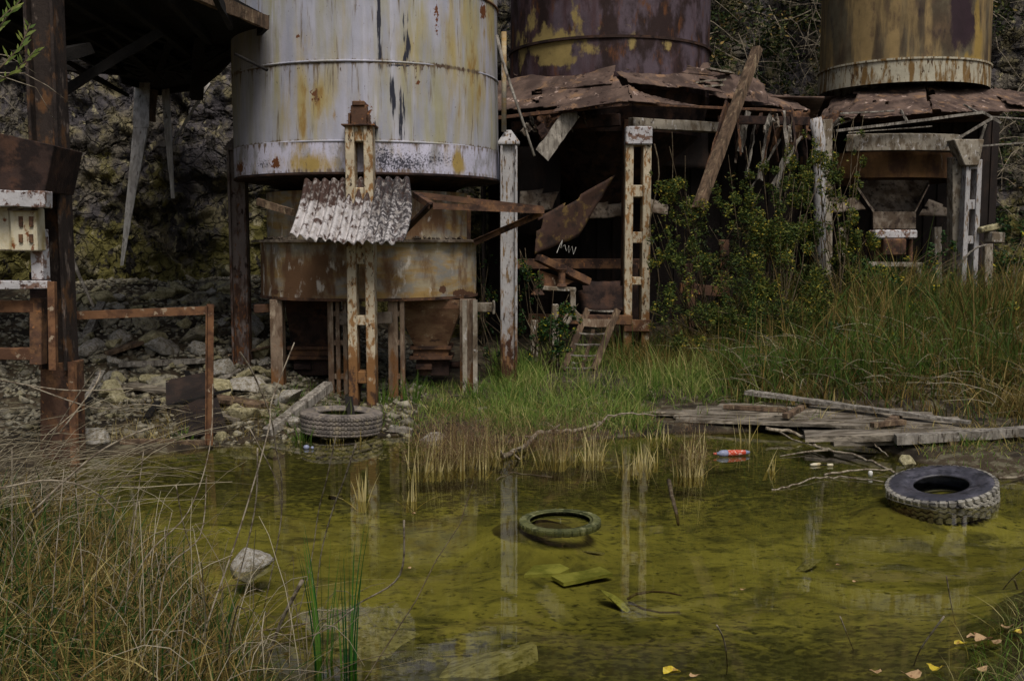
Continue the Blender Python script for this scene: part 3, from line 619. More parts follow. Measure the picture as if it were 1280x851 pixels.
MB().beam(P(668,400,16.9),P(668,470,16.9),.12,.14).build('stub_leg',M['conc'],hb2,bevel=.01)
MB().beam(P(790,330,18.6),P(790,450,18.6),.2,.2).build('stub_leg',M['drust'],hb2,bevel=.01)
for a,b_ in (((860,330,18),(870,440,18)),((850,360,18),(905,365,18)),((905,300,18.6),(905,430,18.6)),((640,330,18.5),(800,330,18.8))): MB().beam(P(*a),P(*b_),.16,.18,seg=3,jit=.01).build('rusty_strut',M['rust'],hb2,bevel=.01)
quadsheet('added_rear_roof',M['roofrust'],cn,[(-.9,19.2,5.15),(6.0,20.2,5.1),(6.3,22.2,4.7),(-.9,22.2,4.7)],16,10,.02,.9,.003,.03,60)  # rear roof added to keep out sky light from behind the canopy
quadsheet('added_side_screen',M['shade_steel'],cn,[(-.55,18.6,4.7),(-.55,21.6,4.8),(-.55,21.6,.2),(-.55,19.4,.2)],8,8,.02,.9,.003,.03,63)  # near-black side sheets added to darken the space under the canopy
quadsheet('added_side_screen',M['shade_steel'],cn,[(6.0,20.6,4.6),(6.0,21.7,4.8),(6.0,21.7,.2),(6.0,20.8,.2)],8,8,.02,.9,.003,.03,64)
# white scrawl
b=MB(); pr=[(696,316),(700,306),(703,300),(701,310),(706,306),(708,314),(711,307),(711,316),(715,308),(717,318),(720,309)]
b.tube([P(x,y,16.75) for x,y in pr],.006,n=4); tag(b.build('white_scrawl',M['white'],hb2),None)
# near-black back partition, added to stand in for deep interior shade
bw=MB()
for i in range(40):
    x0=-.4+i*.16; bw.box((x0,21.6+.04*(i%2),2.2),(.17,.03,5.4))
tag(bw.build('added_rear_partition',M['shade_steel']),'added near-black partition standing in for the shade behind the cream slotted post','partition')
# leaning pole and rusty beam on canopy 2
o=MB().beam(P(947,60,18.0),P(872,262,16.9),.16,.13,seg=12,jit=.005,taper=1.15).build('leaning_post',M['bwood'],bevel=.01); tag(o,'thick brown timber leaning from the bushes across the torn canopy roof','timber post')
o=MB().beam(P(912,132,18.2),P(888,215,17.9),.35,.03,roll=1.3,seg=8,jit=.01).build('hanging_plate',M['rust']); tag(o,'long rusty strip hanging below the torn canopy beside the leaning timber','metal strip')
# cables hanging
def hang(px,y0,y1,Y,lab,sw=4,r=.008):
    pts=[P(px+sw*math.sin((y-y0)/22.),y,Y) for y in np.linspace(y0,y1,14)]
    return tag(MB().tube(pts,r,n=5).build('hanging_cable',M['stem'],smooth=True),lab,'cable')
hang(840,165,238,18.0,'thin cable hanging straight down right of the cream slotted post',1)
hang(818,180,430,17.0,'long wavy vine-like cable beside the cream slotted post reaching the grass',6,.012)
# ================================================================== SILO 3
C3=(P(1128,100,25).x,25.); R3=98/1300*25*1.0
s3=thing('silo','ochre brown rusty silo with a dark oval stain, furthest right of the silos','silo',(C3[0],25.,1.4))
m3=dict(yel=[(1212,85,14,18,1),(1222,60,5,50,1),(1195,92,20,10,.7)],drk=[(1203,30,14,32,1),(1200,10,14,30,1)],pal=[(1083,60,5,60,1),(1160,40,3,60,.7),(1120,90,40,20,.4)])
shell('shell',M['silo3'],s3,C3,R3,6.25,11.2,180,.06,m3)
shell('bottom_band',M['silo3band'],s3,C3,R3+.02,5.75,6.25,180,.05)
MB().lathe([(R3+.0,6.22),(R3+.05,6.23),(R3+.05,6.27),(R3,6.28)],140,(C3[0],25.,0)).build('weld_seam',M['silo3band'],s3)
MB().lathe([(R3,11.2),(0,11.7)],90,(C3[0],25.,0)).build('roof',M['silo3'],s3)
c3=thing('canopy','sagging brown sheet roof with broken pale rafters around the foot of the ochre silo','canopy',P(1205,350,22.5))
for i,(a,b_,c,d,wp,ho) in enumerate((
 ((1068,113,24.2),(1160,106,23.7),(1165,141,22.1),(1046,150,22.5),.04,.45),
 ((1160,106,23.7),(1232,110,24.2),(1300,139,23.0),(1165,141,22.1),.03,.5),
 ((1230,110,24.6),(1300,118,25),(1310,140,23),(1262,130,22.8),.03,.5),
 ((1040,124,25),(1078,112,24.4),(1054,150,22.6),(1018,156,23.6),.05,.4),
 ((1018,146,23.4),(1052,138,22.8),(1044,158,22.6),(1012,172,23.4),.06,.5))):
    quadsheet('roof_panel',M['roofrust'] if i!=4 else M['rust'],c3,[P(*a),P(*b_),P(*c),P(*d)],26,14,wp,ho,.012,.012,40+i)
RAF=[((1050,142,22.5),(1118,139,22.3),.05),((1045,164,22.3),(1228,141,21.9),.075),((1060,166,22.4),(1165,158,22.3),.03),((1126,138,22.3),(1134,152,22.2),.06),((1175,187,22.0),(1240,148,21.7),.08),((1205,131,22.3),(1222,141,22),.05),((1226,139,22),(1252,154,21.8),.07),((1240,146,22),(1300,150,22.4),.04),((1222,183,22),(1300,177,22.6),.04),((1032,168,22.6),(1050,148,22.3),.07),((1040,158,22.7),(1065,150,22.6),.05),((1232,155,21.9),(1218,200,21.9),.05)]
for p,q,w_ in RAF: MB().beam(P(*p),P(*q),w_,w_*.7,seg=6,jit=.005).build('rafter',M['gwood'],c3)
# ring beam: pale arc
rb=MB(); zz=P(1130,175,22.3).z
xa_,xb_=P(1062,176,22.6),P(1200,180,22.4)
rb.lathe([(2.9,zz-.19),(3.0,zz-.19),(3.0,zz+.10),(2.9,zz+.12)],40,(P(1131,175,22.5).x,25.3,0),-.42,.42); rb.build('ring_beam',M['conc'],c3,solid=.06)
MB().beam(P(1196,196,22.0),P(1196,370,22.2),.30,.3,seg=8,jit=.006).build('support_post',M['conc'],c3,bevel=.01)['label']='broad grey post'
lpp=lattice(MB(),1215,200,370,21.8,.33,.25,.10,[(200,212),(250,262),(295,305)],extra=.3).build('support_post',M['wpost'],c3,bevel=.01)
q=P(1212,192,21.7); MB().add([(q.x-.38,21.6,q.z+.28),(q.x+.25,21.6,q.z+.28),(q.x+.16,21.6,q.z-.25),(q.x-.13,21.6,q.z-.25),(q.x-.38,22,q.z+.28),(q.x+.25,22,q.z+.28),(q.x+.16,22,q.z-.25),(q.x-.13,22,q.z-.25)],[(0,3,2,1),(4,5,6,7),(0,1,5,4),(1,2,6,5),(2,3,7,6),(3,0,4,7)]).build('post_head',M['conc'],lpp,bevel=.015)
MB().beam(P(1033,150,22.3),P(1033,400,22.4),.20,.2,seg=6,jit=.005).build('support_post',M['conc'],c3,bevel=.01)['label']='left post half hidden by the bush'
h3=thing('feed_hopper','brown trough-shaped hopper on a small frame between the posts under the ochre silo','hopper',P(1120,350,23))
MB().lathe([(1.9,P(1130,222,22.8).z),(1.9,P(1130,190,22.8).z)],60,(P(1130,200,22.8).x,24.6,0)  ).build('tank_ring',mat('orange_brown_tank',(104,76,46),[L((70,48,34),(3,3,2),.52,.1,9),L((150,140,124),(8,8,2),.68,.05,9)],bump=.3),h3,solid=.03)
b=MB(); x0=P(1122,250,23).x
def tr_(l,r,py,Y): return [P(l,py,Y),P(r,py,Y)]
tp=[P(1070,232,22.8),P(1161,232,22.8),P(1161,226,24.0),P(1070,226,24.0)]; bt=[P(1092,265,22.7),P(1144,265,22.7),P(1144,262,23.4),P(1092,262,23.4)]; b2_=[P(1092,286,22.7),P(1144,286,22.7),P(1144,286,23.4),P(1092,286,23.4)]
b.add(tp+bt+b2_,[(i+k+4,i+(k+1)%4+4,i+(k+1)%4,i+k) for i in(0,4) for k in range(4) if not(i==0 and k==0)]); b.build('trough',M['dconc'],h3,solid=.03)
for a,b_,c,d in (((1040,248,23),(1070,244,23),(1082,262,22.8),(1040,267,22.8)),((1160,250,23),(1192,262,23),(1190,271,22.8),(1148,270,22.8))): quadsheet('wing_plate',M['dconc'],h3,[P(*a),P(*b_),P(*c),P(*d)],8,6,.01,.9,.003,.03,50)
b=MB(); b.box(P(1116,293,22.5),(.92,.4,.19)); b.build('flange_plate',M['flange'],h3,bevel=.03)
MB().box(P(1116,309,22.4),(.48,.3,.36)).build('gearbox',M['rust'],h3,bevel=.03)
for px in (1097,1138): MB().tube([P(px,298,22.6),P(px,328,22.6)],.05,n=10).build('bolt_leg',M['rust'],h3)
b=MB(); b.beam(P(1078,330,22.4),P(1152,331,22.4),.1,.1); b.beam(P(1082,332,22.4),P(1082,380,22.4),.1,.1); b.beam(P(1148,332,22.4),P(1148,380,22.4),.1,.1); b.beam(P(1078,354,22.6),P(1152,354,22.6),.06,.06); b.build('stand',M['conc'],h3,bevel=.008)
for px in (1171,1052): MB().beam(P(px,284,23),P(px,375,23),.16,.16).build('leg',M['conc'] ,h3,bevel=.01)
rp=thing('broken_pillar','short grey pillar with an ochre stone block beside it, right of the ochre silo canopy','pillar',P(1234,365,21.2))
MB().beam(P(1234,305,21.2),P(1234,370,21.2),.17,.17,seg=5,jit=.004).build('shaft',M['conc'],rp,bevel=.012); MB().box(P(1243,297,21.6),(.3,.3,.22),(0,.05,.2)).build('block',M['conc'],rp,bevel=.02); MB().beam(P(1224,288,21.6),P(1250,282,21.6),.2,.12).build('ochre_slab',M['rocky'],rp,bevel=.02)
o=MB().tube([P(1190,346,20.5),P(1200,330,20.4),P(1212,316,20.3),P(1222,309,20.3),P(1234,306,20.2)],.025,.018,7).build('bent_rod',M['gwood'],smooth=True); tag(o,'bent pale rod arching in front of the slotted post of the right canopy','rod')
bw=MB()  # near-black partition added so the space behind the hopper goes dark
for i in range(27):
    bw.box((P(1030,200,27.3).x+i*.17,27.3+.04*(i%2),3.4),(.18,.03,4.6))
quadsheet('added_rear_roof',M['roofrust'],c3,[(7.4,24.4,5.7),(12.0,24.6,5.7),(12.4,27.8,5.3),(7.2,27.6,5.3)],14,10,.02,.9,.003,.03,61)  # added behind the ochre silo to cut light falling in from above
for xx in (6.7,): quadsheet('added_side_screen',M['shade_steel'],c3,[(xx,23.2,5.2),(xx,27.3,5.6),(xx,27.3,1.),(xx,24.4,1.)],8,8,.02,.9,.003,.03,62)  # added dark side sheet that shuts light out under this canopy
tag(bw.build('added_rear_partition',M['shade_steel']),'added near-black partition standing in for the shade behind the trough hopper under the ochre silo','partition')
# ================================================================== LEFT: black roof
rf=thing('ruined_roof','black sagging timber roof overhanging the quarry wall at upper left','roof',P(120,110,16))
zr=5.05
def RW(px,py,z=zr): d=ray(px,py); t=(z-CH)/d[2]; return Vector((d[0]*t,d[1]*t,z))
e1=RW(334,26); e2=RW(250,104); e3=RW(200,112); e4=RW(150,96); e5=RW(100,58)
pl=[e1,e2,e3,e4,e5,Vector((-11.5,17.0,zr+.1)),Vector((-12,11.4,zr+.2)),Vector((-8,11.3,zr+.2)),Vector((e1.x-.5,11.5,zr+.1))]
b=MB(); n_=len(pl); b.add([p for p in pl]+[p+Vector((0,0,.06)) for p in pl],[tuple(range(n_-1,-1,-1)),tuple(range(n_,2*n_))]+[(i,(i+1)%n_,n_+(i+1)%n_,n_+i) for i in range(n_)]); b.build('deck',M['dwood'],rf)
b=MB()
for i in range(16):
    x0=e1.x-.15-i*.55; y1=16.6+random.uniform(-.8,.6) if i>3 else 13.2+i*1.0
    b.beam((x0,11.6 if i<14 else 12,zr-.07),(x0-.25,y1,zr-.10),.07,.12,seg=4,jit=.01)
b.build('joist',M['dwood'],rf)
for i,(a,c) in enumerate(((e1,e2),(e2,e3),(e3,e4),(Vector((e1.x-.5,11.5,zr)),e1))):
    MB().beam(a+Vector((0,0,-.02)),c+Vector((0,0,-.03)),.05,.16,seg=6,jit=.012).build('fascia',M['dwood'] if i!=3 else M['bwood'],rf)
for a,c,w_ in (((75,84,15.5),(158,92,16),.1),((70,120,12),(200,40,12.5),.14),((0,90,11),(110,60,12),.16),((60,50,13),(130,30,13),.12),((70,70,14.5),(160,120,15.5),.06)): MB().beam(P(*a),P(*c),w_,w_*.8,seg=5,jit=.012).build('rafter',M['dwood'],rf)
# ragged sagging boards under the roof (the deep black triangle)
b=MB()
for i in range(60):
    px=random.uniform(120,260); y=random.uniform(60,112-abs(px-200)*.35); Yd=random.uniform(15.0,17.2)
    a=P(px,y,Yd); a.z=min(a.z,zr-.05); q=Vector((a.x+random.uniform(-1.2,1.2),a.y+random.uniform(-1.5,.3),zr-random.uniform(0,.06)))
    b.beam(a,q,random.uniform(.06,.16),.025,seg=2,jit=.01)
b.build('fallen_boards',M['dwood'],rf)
HB=[((178,100,18.6),(176,160,18.3),(152,332,17.6),.27,.06,'long white plank hanging from the black roof, tapering to its lower end'),((207,112,18.8),(210,160,18.6),(216,248,18.5),.13,.07,'short white plank hanging straight, second from the left under the black roof'),((262,104,18.7),(240,140,18.7),(215,180,18.7),.07,.05,'thin grey plank slanting down-left from the right tip of the black roof')]
for a,m_,c,w0,w1,lab in HB:
    b=MB(); b.beam(P(*a),P(*m_),w0,.04,roll=.0,seg=6,jit=.006,taper=.95); b.beam(P(*m_),P(*c),w0*.94,.04,seg=9,jit=.006,taper=w1/w0*.8); tag(b.build('hanging_plank',M['wht']),lab,'plank')
tag(MB().beam(P(190,112,18.7),P(187,152,18.7),.2,.03,seg=4,jit=.01).build('hanging_plank',M['bwood']),'stubby brownish board just right of the long white hanging plank','plank')
b=MB(); b.beam(P(248,60,14.8),P(246,122,15.2),.13,.09,seg=5,jit=.012,taper=1.4); tag(b.build('hanging_plank',M['dwood']),'blackened board hanging at the right tip of the black roof','plank')
tag(MB().tube([P(294,68,12.9),P(334,88,12.7)],.02,n=6).build('iron_rod',M['dwood']),'short dark rod poking from the black roof across the big silo','rod')
# left steel column with bin, box and frames
cl=thing('steel_column','tall mottled rusty steel box column at far left with a flared rusty foot','column',P(62,575,10.9))
a=P(64,110,11); zb_=P(60,460,11).z
b=MB(); b.box((a.x,11,(5.0+zb_)/2),(.24,.26,5.0-zb_)); b.box((a.x+.135,10.9,(5.0+zb_)/2),(.035,.3,5.0-zb_)); b.box((a.x-.13,10.9,(5.+zb_)/2),(.035,.3,5.-zb_-.02)); b.build('shaft',mat('mottled_rust_column',(52,44,40),[L((112,100,92),(9,9,4),.62,.05,9),L((98,70,46),(5,5,3),.57,.06,9),L((38,31,28),(6,6,3),.56,.07,9)],bump=.4),cl,bevel=.006)  # rust mottling over a base darkened in place of the roof's shade
q=[P(50,455,10.9),P(93,452,10.8),P(96,585,10.7),P(50,585,10.9)]; 
b=MB(); b.add([p for p in q]+[p+Vector((0,.25,0)) for p in q],[(0,3,2,1),(4,5,6,7),(0,1,5,4),(1,2,6,5),(2,3,7,6),(3,0,4,7)]); b.build('flared_foot',M['rust'],cl,bevel=.01)
MB().beam(P(90,452,10.75),P(94,580,10.6),.07,.05,roll=.2).build('edge_angle',M['orust'],cl)
lb=thing('loading_bin','black-brown steel bin at the left edge above a flaking white flange','bin',P(20,240,10.4))
q=[P(-30,160,10.2),P(68,182,10.3),P(56,240,10.3),P(-30,236,10.2)]; b=MB(); b.add(q+[p+Vector((-.05,.8,0)) for p in q],[(0,3,2,1),(4,5,6,7),(0,1,5,4),(1,2,6,5),(2,3,7,6),(3,0,4,7)]); b.build('bin_body',M['drust'],lb,bevel=.006)
MB().beam(P(-30,247,10.15),P(61,250,10.2),.22,.16,seg=8,jit=.004).build('flange',M['flange'],lb,bevel=.008)
eb=thing('control_box','stained cream control box with rusty slots below the white flange at the left edge','control box',P(20,315,10.3))
q=P(29,287,10.2); MB().box((q.x,10.3,q.z),(.26,.2,.42)).build('cabinet',M['box'],eb,bevel=.012)
q2=P(2,285,10.2); MB().box((q2.x-.06,10.34,q2.z),(.24,.2,.44)).build('cabinet',M['box'],eb,bevel=.012)
b=MB()
for px in (26,39):
    for py in (277,298):b.box(P(px,py,10.19),(.035,.02,.10 if py==277 else .08))
b.build('slot',M['rust'],eb); MB().beam(P(10,262,10.17),P(47,262,10.17),.03,.02).build('edge_strip',M['gpost'],eb)
MB().box(P(50,318,10.4),(.12,.16,.5)).build('bracket',M['flange'],eb,bevel=.006)
sf=thing('steel_shelf_frame','rusty rectangular steel frame with open middle at the left edge','metal frame',P(30,460,10.4))
MB().beam(P(-40,356,10.2),P(62,356,10.3),.12,.08,seg=6,jit=.003).build('top_shelf',M['flange'],sf,bevel=.005)
for p,q_ in (((-40,383,10.4),(50,383,10.4)),((-40,442,10.4),(50,442,10.4))): MB().beam(P(*p),P(*q_),.1,.12,seg=4,jit=.003).build('rail',M['orust'],sf,bevel=.006)
MB().beam(P(48,372,10.42),P(48,455,10.42),.12,.14).build('stile',M['rust'],sf,bevel=.006)
MB().beam(P(65,352,10.25),P(67,462,10.25),.07,.06).build('corner_angle',M['orust'],sf)
MB().box(P(50,395,10.75),(.16,.06,.9)).build('side_plate',M['drust'],sf)
af=thing('angle_iron_gate','thin rusty angle-iron frame, one long top rail and one upright at the water edge','metal frame',P(263,556,11.3))
angle(MB(),P(86,390,11.3),P(268,383,11.4),.085).build('top_rail',M['orust'],af)
b=MB(); b.beam(P(263,380,11.35),P(262,556,11.35),.075,.012,roll=0); b.beam(P(259,382,11.33),P(258,554,11.33),.012,.07); b.build('upright',M['orust'],af)
tag(MB().tube([P(84,306,14),P(99,345,13.8),P(117,384,13.6)],.028,.02,7).build('leaning_stick',M['gwood'],smooth=True),'thin pale stick leaning on the rubble right of the rusty column','stick')
# ================================================================== TYRES
def tyre(name,label,Rr,wd,ri,ms,mt,loc,rot,style):
    t=thing(name,label,'tyre',loc,'old tyres in the pond'); h=wd/2
    rs=Rr-.035
    side=[(ri+.012,h*.60),(ri,h*.66),(ri+.004,h*.80),(ri+.03,h*.84),(ri+.05,h*.80),(ri+(rs-ri)*.35,h*.98),(ri+(rs-ri)*.6,h*1.03),(ri+(rs-ri)*.85,h*1.0),(rs,h*.93)]
    inner=[(ri+.012,h*.6),(ri+(rs-ri)*.5,h*.86),(rs-.0,h*.7),(rs-.0,-h*.7),(ri+(rs-ri)*.5,-h*.86),(ri+.012,-h*.6)]
    b=MB()
    b.lathe(side,120); b.lathe([(r,-z) for r,z in side[::-1]],120); b.lathe(inner,120)
    o=b.build('sidewall',ms,t,smooth=True,world=False)
    tw=[(rs-.01,h*.96),(rs+.005,h*.93),(Rr-.01,h*.86)]+[(Rr,h*z) for z in np.linspace(.8,-.8,25)]+[(Rr-.01,-h*.86),(rs+.005,-h*.93),(rs-.01,-h*.96)]
    def fn(a,z,r):
        u=z/h
        if style=='lug':
            n=40; ph=a*n/(2*math.pi)
            if abs(u)>.55:
                c=(ph+(0 if u>0 else .5))%1; return -.028*(1 if c<.30 else 0) + (.012 if abs(u)>.84 and c>=.30 else 0)
            g=.09*math.sin(ph*2*math.pi)
            if abs(abs(u-g)-.42)<.06 or abs(u-g)<.05: return -.022
            return 0
        if style=='rib':
            n=90; ph=a*n/(2*math.pi); v=0
            for g in (-.62,-.25,.12,.48): 
                if abs(u-g-.03*math.sin(ph*math.pi))<.055: v=-.018
            if (ph%1)<.16: v=min(v,-.010)
            if u>.74 and (ph*.5%1)<.35: v=-.02
            return v
        if style=='bald': return -.01*((a*30/6.283)%1<.2)
        return 0
    MB().lathe(tw,552 if style=='lug' else 540,fn=fn).build('tread',mt,t,world=False)
    t.rotation_euler=rot; return t
def nrt(p,z): return Vector((p.x,p.y,z))
tyre('tyre','black truck tyre with chunky mud-grey lugs lying tilted at the right end of the pond',.48,.215,.235,M['tyre'],M['tyrem'],nrt(W(1177,618),.015),(R(6),R(-9),0),'lug')
tyre('tyre','dusty grey truck tyre lying flat at the far shore in front of the hopper bin',.49,.27,.28,M['tyred'],M['tyred'],nrt(W(427,541),.14),(R(1),R(2),1),'rib')
tyre('tyre','algae-green thin tyre half sunk in the middle of the pond',.335,.06,.245,M['tyreg'],M['tyreg'],nrt(W(700,653),.0),(R(1),R(-1),0),'bald')
# ================================================================== STONES
def hull(n,s,seed):
    r=random.Random(seed); bm=bmesh.new()
    for i in range(n):
        v=Vector((r.gauss(0,1),r.gauss(0,1),r.gauss(0,1))).normalized()*r.uniform(.75,1.); bm.verts.new((v.x*s[0],v.y*s[1],v.z*s[2]))
    g=bmesh.ops.convex_hull(bm,input=bm.verts); bmesh.ops.delete(bm,geom=[e for e in g['geom_interior'] if isinstance(e,bmesh.types.BMVert)],context='VERTS')
    bmesh.ops.bevel(bm,geom=bm.edges[:],offset=.07*min(s),segments=1,affect='EDGES',clamp_overlap=True)
    bmesh.ops.subdivide_edges(bm,edges=bm.edges[:],cuts=1)
    from mathutils import noise
    for v in bm.verts: v.co+=noise.noise_vector(v.co*2.2/max(s))*.09*min(s)
    me=bpy.data.meshes.new('stone'); bm.to_mesh(me); bm.free(); return me
SM=[hull(random.randint(12,20),(random.uniform(.8,1.2),random.uniform(.6,1),random.uniform(.35,.7)),i) for i in range(14)]
def stone(me,m,loc,sc,rot=None,label='angular grey stone in the rubble heap below the quarry wall',cat='stone',group='loose stones of the rubble heap',name='stone'):
    o=bpy.data.objects.new(name,me); col.objects.link(o)
    if not me.materials: me.materials.append(m)
    o.material_slots[0].link='OBJECT'; o.material_slots[0].material=m
    o.location=loc; o.scale=(sc,)*3 if not hasattr(sc,'__len__') else sc
    o.rotation_euler=rot or (random.uniform(-.5,.5),random.uniform(-.5,.5),random.uniform(0,6.28)); return tag(o,label,cat,group)
cnt=0
for i in range(4000):
    if cnt>=250: break
    x=random.uniform(-7.6,-1.6); y=random.uniform(11.9,19.4)
    px,py=proj(x,y,gz(x,y))
    if not(80<px<372 and 360<py<565): continue
    if random.random()>(.35+.65*ss(y,13,16)): continue
    s=min(.30,.055*math.exp(abs(random.gauss(0,.8)))*1.2)
    stone(random.choice(SM),random.choice([M['rock'],M['rocky'],M['rocky'],M['rockw']]),(x,y,gz(x,y)+s*.22),s); cnt+=1
# gravel between them: uncountable
gv=[];gf=[];off=0
tet=np.array([(1,0,-.4),(-.5,.87,-.4),(-.5,-.87,-.4),(0.1,0,.7),(.6,.5,.3)],float); tf=[(0,1,4),(1,3,4),(3,0,4),(1,2,3),(2,0,3),(0,2,1)]
for i in range(9000):
    x=random.uniform(-8.5,-1.2); y=random.uniform(11.5,19.6); s=min(.11,.022*math.exp(abs(random.gauss(0,.6))))
    A=np.array(Euler((random.uniform(0,6),random.uniform(0,6),random.uniform(0,6))).to_matrix())
    gv.append(tet@A.T*s*np.array([1.3,1,.8])+np.array([x,y,gz(x,y)+s*.2])); gf+=[tuple(k+off for k in f) for f in tf]; off+=5
g_=npmesh('gravel',np.concatenate(gv),np.array(gf),M['rock']); tag(g_,kind='stuff'); tag(g_,'small gravel and chips filling the rubble slope','gravel')
for (px,py,s,m_,z,lab) in (
 (205,440,.34,'rockw',.15,'pale rounded grey boulder in the middle of the rubble heap'),
 (248,428,.42,'rock',.2,'big dark tilted slab of rock left of the grey post in the rubble'),
 (120,548,.26,'rockw',.06,'pale flat stone at the water edge right of the rusty flared foot'),
 (364,500,.24,'rocky',.12,'square yellowish block left of the dusty tyre, under the slanting grey beam'),
 (262,395,.3,'rocky',.15,'yellowish rock high on the rubble near the top of the angle-iron upright'),
 (330,518,.17,'rocky',.05,'yellowish stone near the shore below the grey post'),
 (276,547,.12,'rocky',.03,'small yellowish stone touching the foot of the angle-iron upright'),
 (150,505,.22,'rocky',.08,'flat yellow-grey slab in the shadow above the water edge'),
 (206,372,.3,'rocky',.1,'wide yellowish rock at the top of the heap against the cliff'),
 (1133,581,.13,'rocky',.05,'cream angular stone just behind the black truck tyre'),
 (1190,566,.14,'rock',.03,'grey stone in the grass behind the black truck tyre'),
 (540,553,.2,'rockw',.0,'low pale stone among dry reeds right of the dusty tyre'),
 ):
    p=G(px,py) if py<560 and px<1000 else W(px,py,.03)
    stone(SM[random.randrange(14)],M[m_],p+Vector((0,0,z*.5)),s*(1 if px!=540 else 1.0),None,lab,'stone',None)
o=stone(SM[3],M['rockw'],W(310,712,.0)+Vector((0,.1,.01)),(.21,.17,.27),(0.2,0,1),'pale rounded stone poking out of the water behind foreground stems','stone',None)
# ================================================================== PLANKS, BRANCHES, LITTER
def plank(px0,py0,z0,px1,py1,z1,w,h,lab,m='gwood',name='plank',cat='plank',roll=0,taper=1,seg=12,jit=.006,group=None):
    return tag(MB().beam(W(px0,py0,z0),W(px1,py1,z1),w,h,roll=roll,seg=seg,jit=jit,taper=taper).build(name,M[m]),lab,cat,group)
def gplank(px0,py0,px1,py1,o0,o1,w,h,lab,m='gwood',**k):
    b=MB().beam(G(px0,py0,o0),G(px1,py1,o1),w,h,seg=8,jit=.006,roll=k.get('roll',0)); return tag(b.build('plank',M[m]),lab,'plank')
gplank(150,466,262,459,.12,.10,.10,.07,'thin plank lying level across the rubble behind the angle-iron upright')
gplank(160,490,235,498,.1,.05,.26,.04,'wide grey board lying in the rubble above the water edge','wwood')
gplank(150,556,262,556,.04,.03,.08,.05,'thin plank floating along the rubble shore','bwood')
gplank(105,430,128,398,.05,.25,.12,.07,'grey stick-like board leaning steeply on the left rubble')
gplank(135,452,190,432,.12,.12,.2,.05,'short wide board resting on stones left of the pale boulder','bwood')
gplank(230,500,330,512,.1,.05,.3,.05,'brown board half buried between the grey post and the shore','bwood')
tag(MB().beam(W(334,541,.05),P(411,482,13.2),.13,.12,seg=10,jit=.006).build('slanting_beam',M['gwood'],bevel=.01),'grey square beam slanting up from the shore behind the dusty tyre','beam')
gplank(488,538,516,541,.03,.02,.13,.06,'short split white plank beside the dusty tyre')
gplank(596,515,640,511,.03,.03,.1,.05,'pale plank lying in the wet grass right of the hopper legs')
gplank(596,527,636,523,.0,.0,.08,.04,'thin grey board just below the pale plank in the wet grass')
pl_=MB().add([G(208,500,.25),G(262,492,.3),G(285,545,.05),G(232,552,.05),G(208,520,.05)],[(0,1,2,3,4)]).build('steel_plate',M['shade_steel'],solid=.012); tag(pl_,'dark steel plate leaning in the rubble left of the angle-iron upright foot','steel plate')
for i in range(16):
    x=random.uniform(-5.6,-1.9); y=random.uniform(11.9,15.8); a=random.uniform(0,3.14); Ln=random.uniform(.3,.9); z=gz(x,y)
    dx,dy=math.cos(a)*Ln/2,math.sin(a)*Ln/2
    tag(MB().beam((x-dx,y-dy,gz(x-dx,y-dy)+.08),(x+dx,y+dy,gz(x+dx,y+dy)+random.uniform(.06,.3)),random.uniform(.04,.14),.03,seg=6,jit=.006).build('board_scrap',M[random.choice(['gwood','bwood','dwood','wwood'])]),'broken weathered board scrap lying among the rubble by the shore','board scrap','board scraps in the rubble')
# raft of boards
rt=thing('board_platform','fallen platform of weathered grey boards lying on the far right shore','platform',W(1020,530,.1))
ua=W(832,518,.10);ub=W(905,505,.16);uc=W(1135,514,.2);ud=W(1207,529,.2);la=W(845,524,.06);lc=W(1195,541,.12)
for i in range(5):
    t0,t1=i/5,(i+1)/5
    a=W(838+i*2-(20 if i==2 else 0)+abs(i-0)*0+ (60 if i==0 else 30 if i==1 else 0),[507,511,515,519,523.][i],.14-.012*i)
    c=W([1128,1165,1200,1190,1200][i],[514,519,525,531,536][i],.2-.015*i)
    MB().beam(a,c,.26-.0*i,.035,seg=14,jit=.008).build('board',M['wwood'],rt)
for (x0,y0,x1,y1) in ((982,520,1010,505),(1108,529,1128,516),(1090,531,1130,527),(905,508,985,512)): MB().beam(W(x0,y0,.19),W(x1,y1,.2),.08,.05,seg=4,jit=.005).build('batten',M['bwood'],rt)
MB().beam(W(845,525,.03),W(1205,541,.08),.05,.12,seg=14,jit=.005).build('edge_joist',M['wwood'],rt)
MB().beam(W(1000,536,.04),W(1195,538,.06),.5,.04,seg=8,jit=.005).build('under_board',M['dwood'],rt)
plank(934,490,.30,1212,528,.22,.16,.05,'long pale plank lying behind the grey board platform','gwood',taper=.6)
plank(1006,545,.10,1290,541,.24,.40,.07,'broad grey slab-like board at the water edge in front of the platform','wwood',taper=.8)
plank(1120,549,.16,1300,538,.30,.15,.09,'split grey log lying on the right bank beside the broad board','gwood')
plank(1040,554,.06,1190,549,.12,.14,.05,'narrow wet board under the broad grey slab','wwood')
plank(1185,554,.14,1300,547,.2,.09,.06,'thin weathered rail along the right bank, nearest the tyre','bwood')
p_=lambda q:q
